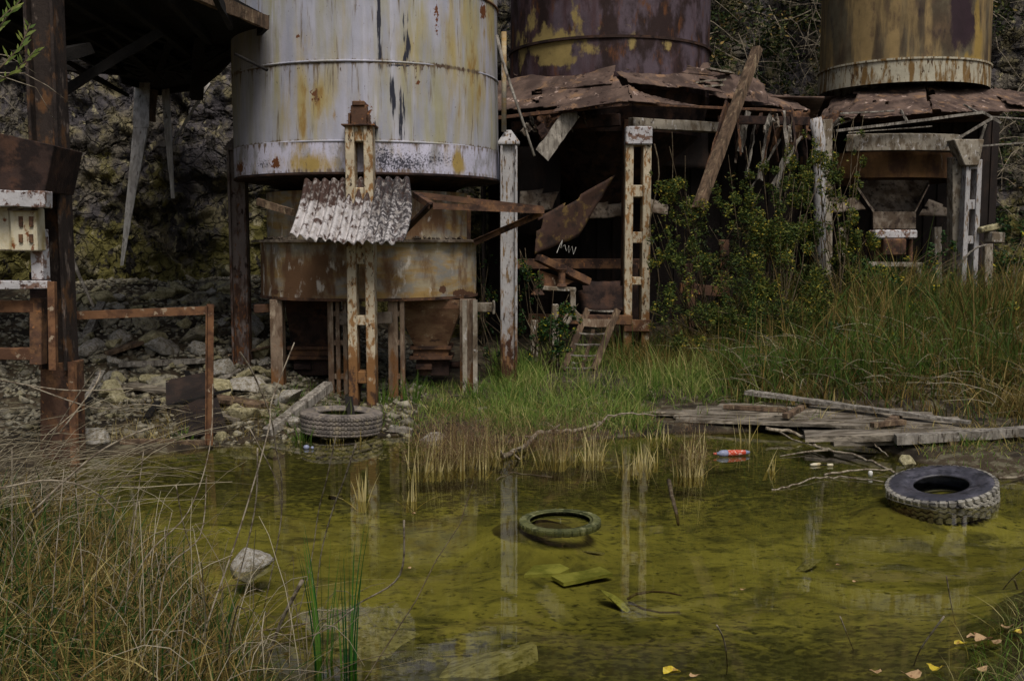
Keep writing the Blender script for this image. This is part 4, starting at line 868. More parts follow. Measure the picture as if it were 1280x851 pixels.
def branch(name,pts,r0,r1,lab,m='bark',side=()):
    q=[W(p[0],p[1],(p[2] if len(p)==3 else .04)) for p in pts]
    for i_,v_ in enumerate(q):
        g_z=gz(v_.x,v_.y)
        if g_z>-.03 and v_.z<g_z+.05: q[i_]=G(p_(pts[i_])[0],p_(pts[i_])[1],.05)
    out=[]
    for i in range(len(q)-1):
        for k in range(4):
            t=k/4; a=q[i]*(1-t)+q[i+1]*t; out.append(a+Vector((0,0,.012*random.uniform(-1,1))))
    out.append(q[-1]); b=MB().tube(out,r0,r1,7)
    for s in side:
        qq=[W(*p) if len(p)==3 else W(p[0],p[1],.05) for p in s]; b.tube(qq,r1*1.2,r1*.5,5)
    return tag(b.build(name,M[m],smooth=True),lab,'branch')
branch('branch',[(628,571,.03),(655,559),(672,547),(690,539,.1),(715,538,.1),(742,537,.06),(765,527,.1),(800,521,.12),(832,516,.15)],.030,.016,'long crooked bleached branch at the far shore left of the board platform','bark',[[(655,559,.03),(640,562,.12)],[(690,539,.1),(700,530,.2)],[(672,547,.03),(655,545,.1)],[(628,571,.03),(626,563,.12)],[(640,566,.02),(650,574,.01)]])
branch('branch',[(957,535,.12),(985,538,.1),(1005,547),(1020,557),(1035,562),(1065,568),(1090,577),(1118,590,.02)],.022,.012,'forked grey branch reaching from the platform to the black tyre','bark',[[(1035,562,.05),(1005,565,.02),(975,570,.01)],[(975,540,.08),(990,549,.04),(1030,561,.05)]])
branch('branch',[(1030,592,.02),(1070,588,.03),(1115,586,.04)],.012,.008,'thin straight twig on the water left of the black tyre')
branch('branch',[(965,612,.005),(990,607,.01),(1018,597,.02),(1050,596,.01),(1105,602,.01)],.009,.006,'thin curved twig half under water left of the black tyre')
branch('branch',[(1085,545,.15),(1095,557,.06),(1110,570,.02)],.012,.006,'short twig slanting in front of the platform near the black tyre')
branch('branch',[(1248,598,.02),(1290,599,.02)],.014,.012,'straight stick on the water right of the black tyre')
branch('branch',[(836,602,.03),(840,620,.01),(846,645,-.02),(848,655,-.06)],.022,.012,'dark sunken stick standing slanted in mid pond','stem')
branch('branch',[(742,537,.2),(760,520,.3),(790,516,.3),(820,520,.25)],.012,.008,'grey twig arched over the grass above the crooked branch')
branch('branch',[(620,600,.0),(640,590,.01),(690,596,.0)],.006,.004,'fine dark twig lying on the water below the crooked branch','stem')
# bottle
bt_=thing('plastic_bottle','small plastic bottle with orange red label floating at the far shore','bottle',W(915,567,.02))
def axl(p0,p1,prof,m,nm,par):
    p0=Vector(p0);p1=Vector(p1);d=p1-p0;Ln=d.length;q=d.to_track_quat('Z','Y').to_matrix(); b=MB().lathe([(r,z*Ln) for r,z in prof],20); b.v=[tuple(p0+q@Vector(v)) for v in b.v]; return b.build(nm,m,par,smooth=True)
p0=W(896,567,.03);p1=W(937,565,.03)
axl(p0,p1,[(0,0),(.018,0),(.018,.06),(.030,.08),(.038,.16),(.038,.28),(.034,.32)],M['bluep'],'body',bt_)
axl(p0,p1,[(.036,.32),(.0365,.34),(.034,.6),(.029,.84),(.027,.86)],M['redp'],'label',bt_)
axl(p0,p1,[(.026,.86),(.02,.93),(.012,1.),(0,1.)],M['bluep'],'neck',bt_)
axl(p0+Vector((-.035,0,0)),p0,[(0,0),(.013,0),(.013,.9),(0,.9)],M['redp'],'cap',bt_)
lt=thing('float_litter','two cream plastic bits joined by a dark strip floating in front of the platform','litter',W(1027,581))
axl(W(1013,581,.012),W(1025,580,.012),[(0,0),(.012,.0),(.018,.4),(.018,1),(0,1)],M['box'],'piece',lt); axl(W(1034,581,.012),W(1041,581,.012),[(0,0),(.016,.0),(.016,1),(0,1)],M['box'],'piece',lt); MB().beam(W(1025,581,.008),W(1034,581,.008),.008,.008).build('strip',M['dwood'],lt)
tag(MB().lathe([(0,-.03),(.02,-.03),(.022,.02),(.012,.03),(0,.03)],12,tuple(W(1088,592,.03))).build('bottle_cap',M['white'],smooth=True),'tiny white cap on the thin twig left of the black tyre','cap')
q=W(383,559,.015); b=MB(); b.lathe([(0,-.02),(.03,-.02),(.034,.01),(.02,.025),(0,.03)],14,tuple(q)); b.lathe([(0,-.015),(.018,-.015),(.018,.012),(0,.018)],10,(q.x+.07,q.y-.02,q.z)); tag(b.build('plastic_scrap',M['bluep'],smooth=True),'crumpled bluish white plastic scrap on the water left of the dusty tyre','litter')
q=G(718,459,.04); tag(MB().add([(q.x-.06,q.y,q.z-.03),(q.x+.05,q.y,q.z-.03),(q.x+.06,q.y+.03,q.z+.03),(q.x-.04,q.y+.02,q.z+.05),(q.x,q.y-.04,q.z+.02)],[(0,1,4),(1,2,4),(2,3,4),(3,0,4),(0,3,2,1)]).build('paper_scrap',M['white']),'small white paper scrap in the grass at the foot of the ladder','litter')
# ladder
ld=thing('ladder','short rusty step ladder leaning in the grass beside the cream slotted post','ladder',G(720,462))
T1,T2,B1,B2=P(735,386,16.4),P(772,387,16.4),P(704,462,16.0),P(742,462,16.0)
MB().beam(T1,B1,.035,.10,roll=.3).build('stile',M['bwood'],ld,bevel=.004); MB().beam(T2,B2,.06,.10,roll=.3).build('stile',M['bwood'],ld,bevel=.004)
for i,t in enumerate((.02,.22,.40,.58,.76,.96)): 
    a=T1.lerp(B1,t);c=T2.lerp(B2,t); MB().beam(a,c,.03 if i!=1 else .05,.022 if i!=1 else .12,seg=4,jit=.004,bow=-.015).build('rung',M['gwood'] if i!=1 else M['legs'],ld)
MB().beam(P(742,412,16.6),P(728,460,16.3),.05,.03).build('brace',M['bwood'],ld)
# submerged things
tag(MB().beam(W(697,726,-.195),W(758,714,-.195),.17,.025,seg=3,jit=.004).build('sunken_board',M['slab']),'rectangular algae-green board on the pond bed in the middle','board')
b=MB(); vs=[W(655,718,-.195),W(700,716,-.195),W(712,710,-.195),W(700,704,-.195),W(668,706,-.195)]; b.add(vs+[v+Vector((0,0,-.05)) for v in vs],[(0,1,2,3,4),(9,8,7,6,5)]+[(i,i+5,(i+1)%5+5,(i+1)%5) for i in range(5)]); tag(b.build('sunken_stone',M['slab']),'flat green stone slab on the pond bed left of the sunken board','stone')
b=MB(); b.tube([W(x,y,-.17) for x,y in ((785,748),(795,742),(815,739),(835,740),(852,744))],.011,.006,6); b.tube([W(x,y,-.19) for x,y in ((786,752),(805,761),(825,765),(850,765))],.009,.006,6); tag(b.build('sunken_wire',M['stem'],smooth=True),'bent dark wire loop on the pond bed right of the sunken board','wire')
stone(SM[5],M['slab'],W(770,752,-.2),(.14,.12,.08),None,'green stone on the pond bed at the end of the wire loop','stone',None)
M['sunk']=mat('silty_pale_stone',(150,146,112),[L((112,108,66),(6,6,6),.52,.08,10),L((84,84,52),(12,12,12),.6,.06,8)],bump=.5)
stone(SM[2],M['sunk'],W(468,812,-.24),(.44,.40,.27),(.1,.1,.4),'big rounded pale boulder under water behind the green rushes','stone',None,'sunken_boulder')
stone(SM[7],M['sunk'],W(600,838,-.22),(.62,.26,.20),(.1,-.15,.5),'long pale slab under water at the bottom, right of the rounded boulder','stone',None,'sunken_boulder')
for i_,(px,py,s_) in enumerate(((740,690,.14),(1010,705,.13),(420,620,.12))): stone(SM[i_%14],M['sunk'],W(px,py,-.215),(s_*1.2,s_,s_*.4),None,'flat silt-covered stone on the pond bed under shallow water','stone','silted stones on the pond bed','sunken_stone')
# leaves afloat
LF=[(840,841,'yleaf',.05,'big yellow leaf floating at the bottom right of centre'),(868,845,'bleaf',.03,'small tan leaf right of the big floating yellow leaf'),(1201,805,'yleaf',.035,'small yellow leaf on the water above the bottom right corner'),(1170,836,'yleaf',.05,'wide yellow leaf on the water at the bottom right'),(1228,800,'bleaf',.055,'large tan leaf on the right bank'),(1215,797,'bleaf',.035,'pale tan leaf left of the large tan leaf'),(1243,803,'bleaf',.04,'narrow tan leaf right of the large tan leaf'),(1138,845,'bleaf',.055,'tan leaf pair at the bottom edge near the right'),(1095,840,'bleaf',.03,'small orange-tan leaf at the bottom edge, leftmost of the tan leaves'),(1225,838,'bleaf',.04,'brownish leaf near the bottom right grass'),(1258,784,'bleaf',.04,'tan leaf by the dry stalks at the right edge'),(1270,791,'yleaf',.035,'yellowish leaf at the right edge below the tan leaf'),(240,829,'yleaf',.035,'yellow leaf at the bottom left in the grass edge'),(517,642,'bleaf',.02,'tiny pale leaf floating in the left middle of the pond'),(1047,706,'bleaf',.015,'tiny white fleck floating right of the pond centre'),(928,737,'bleaf',.02,'tiny tan leaf floating right of the wire loop'),(1069,727,'bleaf',.02,'small pale leaf floating towards the right of the pond'),(511,710,'bleaf',.018,'tiny pale leaf left of the sunken slab')]
for px,py,m_,s,lab in LF:
    zt_=max(.006,gz(W(px,py).x,W(px,py).y)+.02); c=W(px,py,zt_); a0=random.uniform(0,6.28); vs=[];n=12
    for k in range(n):
        t=2*math.pi*k/n; r=s*.8*(1+.15*math.cos(3*t)+.12*math.cos(5*t)+random.uniform(-.1,.1)); vs.append((c.x+r*math.cos(t+a0)*1.2,c.y+r*math.sin(t+a0)*.7,c.z+.5*s*abs(math.cos(t))**2+.2*s*random.uniform(0,1)))
    vs.append(tuple(c)); tag(MB().add(vs,[(i,(i+1)%n,n) for i in range(n)]).build('fallen_leaf',M[m_]),lab,'leaf','fallen leaves')
# ================================================================== VEGETATION
def blades(x,y,z,h,w,az,lean,cur=1.7,segs=4,tint=None):
    n=len(x); t=np.linspace(0,1,segs+1)[None,:]
    dx,dy=np.cos(az)[:,None],np.sin(az)[:,None]
    L_=(lean*h)[:,None]*t**cur; zz=z[:,None]+h[:,None]*(t-.35*np.clip(lean,0,1.6)[:,None]*t**2.4)
    cx=x[:,None]+dx*L_; cy=y[:,None]+dy*L_
    wa=rng.uniform(0,math.pi,n)[:,None]; ww=w[:,None]*(1-t**1.6*.93)/2
    a=np.stack([cx-np.cos(wa)*ww,cy-np.sin(wa)*ww,zz],-1); b=np.stack([cx+np.cos(wa)*ww,cy+np.sin(wa)*ww,zz],-1)
    v=np.stack([a,b],2).reshape(n,-1,3)     # per blade (segs+1)*2
    base=(np.arange(n)*(segs+1)*2)[:,None]
    k=np.arange(segs)[None,:]*2
    f=np.stack([base+k,base+k+1,base+k+3,base+k+2],-1).reshape(-1,4)
    tint=rng.uniform(0,1,n) if tint is None else tint
    return v.reshape(-1,3),f,np.repeat(tint,(segs+1)*2)
def join(parts):
    V=[];Fq=[];A=[];o=0
    for v,f,a in parts: V.append(v);Fq.append(f+o);A.append(a);o+=len(v)
    return np.concatenate(V),np.concatenate(Fq),np.concatenate(A)
def patch(n,xr,yr,h,w,lean=.5,mask=None,zoff=-.03,seg=4,tint=None,cl=1.4,wind=None):
    x=rng.uniform(*xr,n*3);y=rng.uniform(*yr,n*3)
    k=fbm(x*cl,y*cl,7.,3)>rng.uniform(-.55,.35,n*3)
    if mask is not None: k&=mask(x,y)
    x=x[k][:n];y=y[k][:n];m=len(x); z=hgt(x,y)+zoff
    hh=h*np.exp(rng.normal(0,.3,m))*(1+.5*fbm(x*.8,y*.8,2.,2)); az=rng.uniform(0,2*math.pi,m)
    if wind is not None: az=wind+rng.normal(0,.9,m)
    le=np.abs(rng.normal(lean,lean*.6,m))
    ti=np.clip(rng.uniform(0,1,m)*.7+.3*(fbm(x*.9,y*.9,11.,3)+.5),0,1) if tint is None else np.clip(rng.normal(tint,.2,m),0,1)
    return blades(x,y,z,hh,w*rng.uniform(.6,1.3,m),az,le,segs=seg,tint=ti)
dry=lambda x,y: (hgt(x,y)>.02)&~((x>1.7)&(x<6.2+(y<12.9)*1.6)&(y>11.9)&(y<13.9)&(rng.uniform(0,1,len(x))>.06))&~((x>.5)&(x<1.7)&(y>14.2)&(y<16.3)&(rng.uniform(0,1,len(x))>.25))
def grass(name,parts,m,lab,cat='grass'):
    o=npmesh(name,*join(parts)[:2],m,attrs={'tint':join(parts)[2]}) if False else None
    v,f,a=join(parts); o=npmesh(name,v,f,m,attrs={'tint':a}); return tag(o,lab,cat,None,'stuff')
grass('green_grass',[patch(9500,(-.3,3.9),(11.9,18.2),.25,.012,.6,dry,cl=3.2),patch(1600,(.5,4.2),(13.5,17.5),.4,.012,.5,dry,cl=2,tint=.75),patch(3500,(4.3,9),(10.6,12.2),.11,.010,.55,dry),patch(8000,(3.0,7.5),(14.3,18.5),.45,.017,.5,dry,tint=.12,cl=2.5),patch(3000,(3.9,8),(9.8,11.9),.10,.010,.6,dry),patch(2500,(-3.,.2),(12.2,14.6),.16,.010,.5,dry),patch(3000,(-1.2,3.6),(11.5,13.6),.17,.010,.7,lambda x,y:(hgt(x,y)>-.04)&~((x>1.8)&(y>12.2)),cl=2.5,tint=.55)],M['grassA'],'short fresh green grass along the far bank')
grass('tall_mixed_grass',[patch(11000,(3.0,11),(13.2,19.5),.50,.019,.6,dry,cl=2.2),patch(6000,(1.6,5),(15.5,19),.45,.015,.6,dry,cl=2.2),patch(5000,(4.5,13),(19,23.5),.42,.02,.6,dry,cl=2),patch(3500,(3.5,8),(12.4,14),.34,.014,.6,dry,cl=2.5),patch(1500,(3.2,11),(14.5,20),.95,.020,.4,dry,cl=3),patch(3500,(3.0,10.5),(13.4,19),.36,.034,.9,dry,cl=3)],M['grassB'],'tall autumn grass and weeds covering the right bank')
grass('straw_fringe',[patch(900,(-1.4,3.6),(11.6,13.4),.16,.011,.6,lambda x,y:(hgt(x,y)>-.05)&~((x>1.8)&(x<6)&(y>12.2))),patch(2200,(-5.5,-1.5),(11.3,13.2),.14,.006,.8,lambda x,y:(hgt(x,y)>-.02)),patch(2500,(3.2,8),(10.5,13),.2,.008,.8,dry),patch(5000,(3,10.5),(13,18),.42,.012,1.0,dry,cl=2.5)],M['grassC'],'thin dry straw along the far shore and right bank')
near=lambda x,y:(x<np.interp(y,LY,LX)+.12)
grass('foreground_grass',[patch(8000,(-5.5,-.7),(4.2,8.4),.26,.013,.9,near,cl=2.5),patch(3000,(-4.2,-1.0),(4.2,7.6),.36,.011,1.,near,tint=.68),patch(2400,(-4.2,-1.1),(4.4,8),.34,.014,.5,near,tint=.08,cl=3)],M['grassB'],'matted brown and green grass on the near left bank')
grass('foreground_straw',[patch(1300,(-5,-.8),(4.2,8.),.42,.006,.8,near),patch(600,(-4.6,-1),(6.5,9),.3,.006,1.6,near)],M['grassC'],'long dry straw blades over the near left bank')
nr=lambda x,y:(x>np.interp(y,RY,RX)-.12)
grass('corner_grass',[patch(1300,(1.8,3.8),(4.8,7.2),.10,.007,.8,nr,tint=.3,cl=3),patch(400,(1.8,3.8),(4.8,7.2),.16,.005,1.1,nr,tint=.9)],M['grassA'],'sparse green grass at the near right corner')
nb=lambda x,y:(y<4.75)
grass('near_edge_grass',[patch(700,(-1.,1.6),(4.2,5.0),.12,.006,.9,nb)],M['grassB'],'short weeds along the bottom edge of the water')
# green tufts, each a thing of its own
def tuft(px,py,n,h,w,lab,m='grassA',r=.12,lean=.3,tint=None,name='grass_tuft',cat='grass tuft',z=None,group=None):
    c=G(px,py) if z is None else W(px,py,z)
    a=rng.uniform(0,6.28,n);rr=r*np.sqrt(rng.uniform(0,1,n)); x=c.x+rr*np.cos(a);y=c.y+rr*np.sin(a)
    v,f,t=blades(x,y,np.full(n,c.z-.05),h*rng.uniform(.55,1.1,n),w*rng.uniform(.7,1.2,n),a,np.abs(rng.normal(lean,lean*.5,n)),tint=None if tint is None else np.clip(rng.normal(tint,.15,n),0,1))
    v=v-np.array(c); o=npmesh(name,v,f,M[m],attrs={'tint':t}); o.location=c; return tag(o,lab,cat,group)
for px,py,h,lab in ((478,505,.38,'bright green tuft left of the front post foot'),(515,503,.5,'tall bright green tuft right of the front post foot'),(368,500,.3,'green tuft behind the left side of the dusty tyre'),(378,556,.32,'small green tuft in the water at the left of the dusty tyre'),(595,500,.42,'bright green tuft under the right hopper leg'),(560,515,.25,'low green tuft between hopper legs and reeds'),(640,505,.36,'green tuft at the foot of the white peeling post'),(665,510,.34,'green tuft just right of the white peeling post'),(230,550,.22,'small green tuft at the rubble shore'),(1215,555,.2,'green tuft behind the black tyre'),(1020,350+60,.6,'tall green tuft beneath the right canopy bush'),(95,505,.25,'dark green tuft by the rusty flared foot')):
    tuft(px,py,46,h,.014,lab,tint=.15,group='green grass tufts by the hopper and shore')
# dry reed clumps standing in the water
RC=[(452,640,9,.42,.03,0),(513,640,9,.42,.05,0),(545,600,34,.6,.20,1),(585,598,30,.55,.2,1),(568,580,40,.55,.3,1),(610,582,20,.5,.12,1),(690,588,22,.5,.12,1),(722,582,26,.55,.2,1),(742,588,12,.45,.06,0),(796,598,20,.4,.12,0),(808,590,12,.4,.1,0),(862,608,24,.62,.10,1),(870,585,12,.5,.06,0),(660,575,22,.42,.15,1),(640,585,8,.4,.1,0),(930,565,8,.5,.12,0),(825,560,10,.35,.1,0),(432,560,18,.3,.2,0),(960,600,5,.4,.05,0)]
wh=['alone in the left part of the pond','in a pair of thin stems left of the big reed group','at the front left of the big reed group','at the front right of the big reed group','in the middle of the big reed group','at the right end of the big reed group','at the tip of the crooked branch','right of the tip of the crooked branch','in front of the crooked branch, sparse','right of the algae-green tyre, leaning','behind the leaning clump right of the algae-green tyre','standing forward on the right, tall with fuzzy top','behind the tall fuzzy clump','left of the crooked branch tip, low and fuzzy','sparse left of the crooked branch','beside the orange bottle','in the shallows below the crooked branch end','low in front of the dusty tyre','single stems in front of the platform']
for (px,py,n,h,r,fz),q in zip(RC,wh):
    c=W(px,py,-.1); n=int(n*1.7); t=thing('reed_clump','dry straw-coloured reed clump '+q,'reeds',c,'dry reed clumps along the pond edge')
    a=rng.uniform(0,6.28,n);rr=r*np.sqrt(rng.uniform(0,1,n)); x=c.x+rr*np.cos(a)*1.5;y=c.y+rr*np.sin(a)*.6
    hs=h*rng.uniform(.35,1.05,n)
    v,f,ti=blades(x,y,np.full(n,c.z),hs,rng.uniform(.010,.020,n),rng.uniform(0,6.28,n),np.abs(rng.normal(.12,.22,n)),cur=1.2,tint=np.clip(rng.normal(.9,.2,n),0,1))
    nb_=n//2; v2,f2,t2=blades(x[:nb_],y[:nb_],np.full(nb_,c.z),h*rng.uniform(.25,.6,nb_),np.full(nb_,.010),rng.uniform(0,6.28,nb_),rng.uniform(.6,1.5,nb_),cur=1.1,tint=np.clip(rng.normal(.5,.3,nb_),0,1))
    v,f,ti=join([(v,f,ti),(v2,f2,t2)]); npmesh('stems',v,f,M['grassC'],t,{'tint':ti})
    if fz:
        k=n*34; i=rng.integers(0,n,k); hh=hs[i]*rng.uniform(.55,1.15,k)
        v,f,ti=blades(x[i]+rng.normal(0,.09,k),y[i]+rng.normal(0,.09,k),c.z+hh,np.abs(rng.normal(.05,.03,k)),np.full(k,.0035),rng.uniform(0,6.28,k),rng.uniform(.3,2.2,k),segs=2,tint=np.clip(rng.normal(.35,.25,k),0,1)); npmesh('seed_heads',v,f,M['fuzz'],t,{'tint':ti})
# foreground hero rushes
c=W(418,846,0)
def rush(px,py,n,h,r,lab):
    return tuft(px,py,n,h,.015,lab,'grassD',r,.10,None,'green_rush','rushes',-.08,'green rushes in the foreground')
rush(405,842,16,.86,.06,'tall dark green rush clump in the foreground, left half of the pair')
rush(434,846,15,.92,.05,'tall dark green rush clump in the foreground, right half of the pair')
b=MB(); b.tube([W(455,851,0),P(520,750,5.6),P(545,700,5.7),P(575,655,5.9),P(592,600,6.2)],.004,.002,5); tag(b.build('arching_rush',M['leafstem'] if 'leafstem' in M else M['stem'],smooth=True),'single long thin green rush arching right from the foreground clump','rush')
# individual dry stalks, foreground
ST=[([(238,851),(262,770),(300,660),(335,540),(340,500),(368,428)],5.4,.006,'tall pale stalk rising in front of the pond, tallest on the left'),
([(300,440),(318,470),(338,520),(345,560),(352,600),(350,660),(330,760)],5.8,.006,'pale stalk bending left at its tip beside the tallest stalk'),
([(312,535),(345,600),(352,640)],6.2,.004,'short thin stalk crossing the bending stalks'),
([(120,820),(180,700),(235,640),(262,560),(266,480)],5.6,.005,'slim pale stalk left of the tallest stalk'),
([(220,606),(228,650),(240,700),(235,760)],5.9,.004,'bent thin pale stalk above the left grass'),
([(195,851),(205,720),(250,670),(258,596)],5.5,.005,'pale upright stalk in the left foreground'),
([(445,555),(430,600),(415,640),(400,700),(392,790)],5.7,.005,'long pale stalk leaning right above the rushes'),
([(420,545),(408,600),(398,640),(385,720),(350,851)],5.5,.004,'thin stalk parallel to the long leaning one'),
([(322,560),(318,640),(290,760),(282,851)],5.4,.005,'grey stalk standing before the poking stone'),
([(505,500+150),(500,718),(455,750),(400,775),(310,790)],5.5,.006,'grey curved twig sweeping left from the rushes'),
([(442,760),(400,790),(330,810),(270,830)],5.3,.004,'fine grey twig low in front of the rushes'),
([(378,725),(350,780),(330,840),(320,870)],5.3,.011,'thick dark weathered twig left of the rushes'),
([(896,781),(905,800),(909,830),(907,851)],5.5,.005,'lone pale stalk at the bottom right of centre'),
([(1050,770),(1062,800),(1068,815)],5.9,.004,'short thin stalk in the water at lower right'),
([(1180,770),(1150,812),(1140,840)],5.6,.006,'tan stalk slanting in the lower right water'),
([(1183,720),(1190,760),(1197,792)],6.3,.004,'dark thin stem bent in the right water'),
([(1290,702),(1262,726),(1240,758)],7.0,.006,'pale stalk arching at the right edge'),
([(1268,724),(1275,745),(1283,765)],7.0,.008,'broken pale stalk at the right edge'),
([(30,480),(120,510),(180,505),(238,516)],7.5,.006,'long pale stalk lying level across the left weeds'),
([(0,475),(90,488),(200,483)],7.8,.006,'grey stalk lying level above the left weeds'),
([(40,640),(110,575),(160,545),(205,530)],6.5,.008,'thick pale arching stem at left'),
([(0,610),(60,600),(110,610),(150,640)],6.5,.007,'arching grey stem low at the left edge'),
([(75,540),(120,480),(118,465),(60,550)],7.2,.006,'bent pale stem under the rusty frame')]
ST+= [([(x0,851),(x0+dx*.4,(851+y1)/2),(x0+dx,y1)],5.2+i*.13,.004,l) for i,(x0,dx,y1,l) in enumerate(((60,20,585,'upright straw stalk near the left edge'),(110,-15,610,'upright straw stalk with a leftward lean'),(150,30,560,'straw stalk leaning right over the left grass'),(15,0,560,'straw stalk at the very left edge'),(175,40,640,'straw stalk leaning right, low on the left bank'),(215,-20,690,'green-brown stalk by the near water edge'),(90,60,620,'straw stalk crossing rightward at left')))]
for pts,Yd,r,lab in ST:
    q=[P(p[0],p[1],Yd+.12*i) for i,p in enumerate(pts)]
    out=[]
    for i in range(len(q)-1):
        for k in range(5):
            t=k/5; a=q[max(i-1,0)];b_=q[i];c_=q[i+1];d_=q[min(i+2,len(q)-1)]
            out.append(.5*((2*b_)+(c_-a)*t+(2*a-5*b_+4*c_-d_)*t*t+(3*b_-a-3*c_+d_)*t**3))
    out.append(q[-1]); tag(MB().tube(out,r,r*.6,6).build('dry_stalk',M['bark'],smooth=True),lab,'stalk','dry stalks in the foreground')
# tangle of bent stems at left: uncountable
def tangle(n,xr,yr,hz,length,r,m,name,lab,az=0,spread=.8,mask=None):
    V=[];Fq=[];A=[];off=0
    x=rng.uniform(*xr,n*3);y=rng.uniform(*yr,n*3)
    if mask is not None: k=mask(x,y); x=x[k];y=y[k]
    x=x[:n];y=y[:n]; z=hgt(x,y); m_=len(x)
    a=az+rng.normal(0,spread,m_); Ls=length*rng.uniform(.4,1.2,m_); up=hz*rng.uniform(.2,1.3,m_)
    S=7; t=np.linspace(0,1,S)[None]
    wob=rng.normal(0,.03,(m_,S)).cumsum(1)*Ls[:,None]*.5
    cx=x[:,None]+np.cos(a)[:,None]*Ls[:,None]*t*(.5+.5*t)-np.sin(a)[:,None]*wob; cy=y[:,None]+np.sin(a)[:,None]*Ls[:,None]*t*(.5+.5*t)+np.cos(a)[:,None]*wob
    dr=rng.uniform(-.4,1.0,m_)[:,None]; cz=z[:,None]+up[:,None]*(1-(1-t)**2)*(1-.7*dr*t**2)+wob*.4
    rr=r*rng.uniform(.6,1.4,m_)[:,None]*(1-.6*t)
    k3=[(1,0),(-.5,.87),(-.5,-.87)]
    ring=np.stack([np.stack([cx-np.sin(a)[:,None]*u*rr,cy+np.cos(a)[:,None]*u*rr,cz+w_*rr],-1) for u,w_ in k3],2)
    v=ring.reshape(-1,3); base=(np.arange(m_)*S*3)[:,None,None]+(np.arange(S-1)*3)[None,:,None]; kk=np.arange(3)[None,None]
    f=np.stack([base+kk,base+(kk+1)%3,base+3+(kk+1)%3,base+3+kk],-1).reshape(-1,4)
    o=npmesh(name,v,f,M[m],attrs={'tint':np.repeat(rng.uniform(0,1,m_),S*3)}); return tag(o,lab,'dead stems',None,'stuff')
tangle(330,(-6.,-3.4),(6.6,9.6),.55,1.3,.0045,'twig','dead_stems','tangle of grey bent dead stems over the left bank',.15,.8,near)
tangle(260,(-4.4,-1.2),(4.4,7.2),.6,.5,.0035,'twig','dead_stems','fine dead stems standing through the near left grass',.6,1.5,near)
tangle(70,(-1.9,-1.),(4.6,6.2),.55,.45,.004,'stemred' if 'stemred' in M else 'twig','brown_weeds','brown leafless weeds by the near water edge left of the rushes',.9,1.2)
tangle(500,(3.2,9),(12.2,17.5),.45,1.0,.006,'twig','dead_stems','dead stems lying through the right bank grass',2.8,1.2,dry)
tangle(90,(-.6,3.6),(11.9,14),.16,.4,.004,'twig','dead_stems','dead stems on the far shore',2.8,1.5,dry)
tangle(200,(-6,-2),(11.6,14),.12,.7,.006,'twig','dead_stems','dead sticks on the rubble shore',0,1.5,dry)
# ---- leafy bushes
def leaves(cs,rs,n,ls,tint=None,flat=.3,sk=.0):
    cs=np.array(cs,float);rs=np.array(rs,float); vol=rs.prod(1)**.7; i=rng.choice(len(cs),n,p=vol/vol.sum())
    d=rng.normal(0,1,(n,3)); d/=np.linalg.norm(d,axis=1)[:,None]; rad=rng.uniform(.15,1,n)**.5
    c=cs[i]+d*rs[i]*rad[:,None]
    k=fbm(c[:,0]*2.2,c[:,1]*2.2,c[:,2]*2.2,3)>-.12; c=c[k]; i=i[k]; n=len(c)
    a=rng.normal(0,1,(n,3)); a[:,2]*=.6; a/=np.linalg.norm(a,axis=1)[:,None]; b=rng.normal(0,1,(n,3)); b-=a*(a*b).sum(1)[:,None]; b/=np.linalg.norm(b,axis=1)[:,None]
    s=ls*rng.uniform(.55,1.3,n)[:,None]; nrm=np.cross(a,b)
    v=np.stack([c-a*s,c+b*s*.42+nrm*s*.12,c+a*s,c-b*s*.42+nrm*s*.12],1).reshape(-1,3)
    f=np.arange(n*4).reshape(n,4); clump=rng.uniform(-.18,.18,len(cs))[i]
    t=np.clip((rng.uniform(0,1,n)**1.3 if tint is None else rng.normal(tint,.2,n))+clump,0,1)
    return v,f,np.repeat(t,4)
def bush(name,lab,base,lobes,n,ls,m,Y,twigs=5,cat='bush',sm='stem'):
    """lobes: (px,py,Y,rx,ry,rz) in metres"""
    t=thing(name,lab,cat,base); cs=[];rs=[]
    for (px,py,Yd,rx,ry,rz) in lobes:
        c=P(px,py,Yd)
        for k in range(16): cs.append(np.array(c)+rng.normal(0,.62,3)*np.array((rx,ry,rz*1.1))); rs.append(np.array((rx,ry,rz*1.3))*rng.uniform(.12,.36))
    v,f,a=leaves(cs,rs,n,ls); npmesh('foliage',v,f,M[m],t,{'tint':a})
    b=MB(); bs=Vector(base)
    for c in cs[::max(1,len(cs)//(twigs*3))]:
        c=Vector(c); st=bs+Vector((random.uniform(-.3,.3),random.uniform(-.2,.2),-.1)); mid=st.lerp(c,.5)+Vector((random.uniform(-.25,.25),random.uniform(-.2,.2),random.uniform(-.1,.25)))
        b.tube([st,st.lerp(mid,.5)+Vector((.03,0,.05)),mid,mid.lerp(c,.6),c,c+(c-mid)*.35],.012,.004,5)
    b.build('stems',M[sm],t,smooth=True); return t
bush('bush','yellow-flecked leafy bush growing up right of the cream slotted post',G(880,440),[(845,250,16.9,.35,.3,.35),(825,290,16.8,.2,.3,.4),(870,300,16.6,.55,.4,.45),(905,270,16.8,.5,.4,.4),(880,360,16.4,.6,.4,.5),(850,330,16.2,.3,.3,.5),(840,400,16.0,.35,.3,.35),(900,410,16.2,.4,.3,.3)],16000,.026,'leafA',16.4,8)
bush('bush','large dense bush of yellow and green leaves in the middle between both canopies',G(965,430),[(1010,250,17.6,.4,.3,.4),(1000,200,17.8,.25,.2,.25),(950,260,17.2,.5,.4,.45),(985,300,17,.55,.4,.5),(950,350,16.8,.6,.4,.6),(1000,380,16.6,.5,.4,.5),(930,400,16.6,.5,.4,.4),(960,220,17.4,.3,.3,.25)],24000,.026,'leafA',17,9)
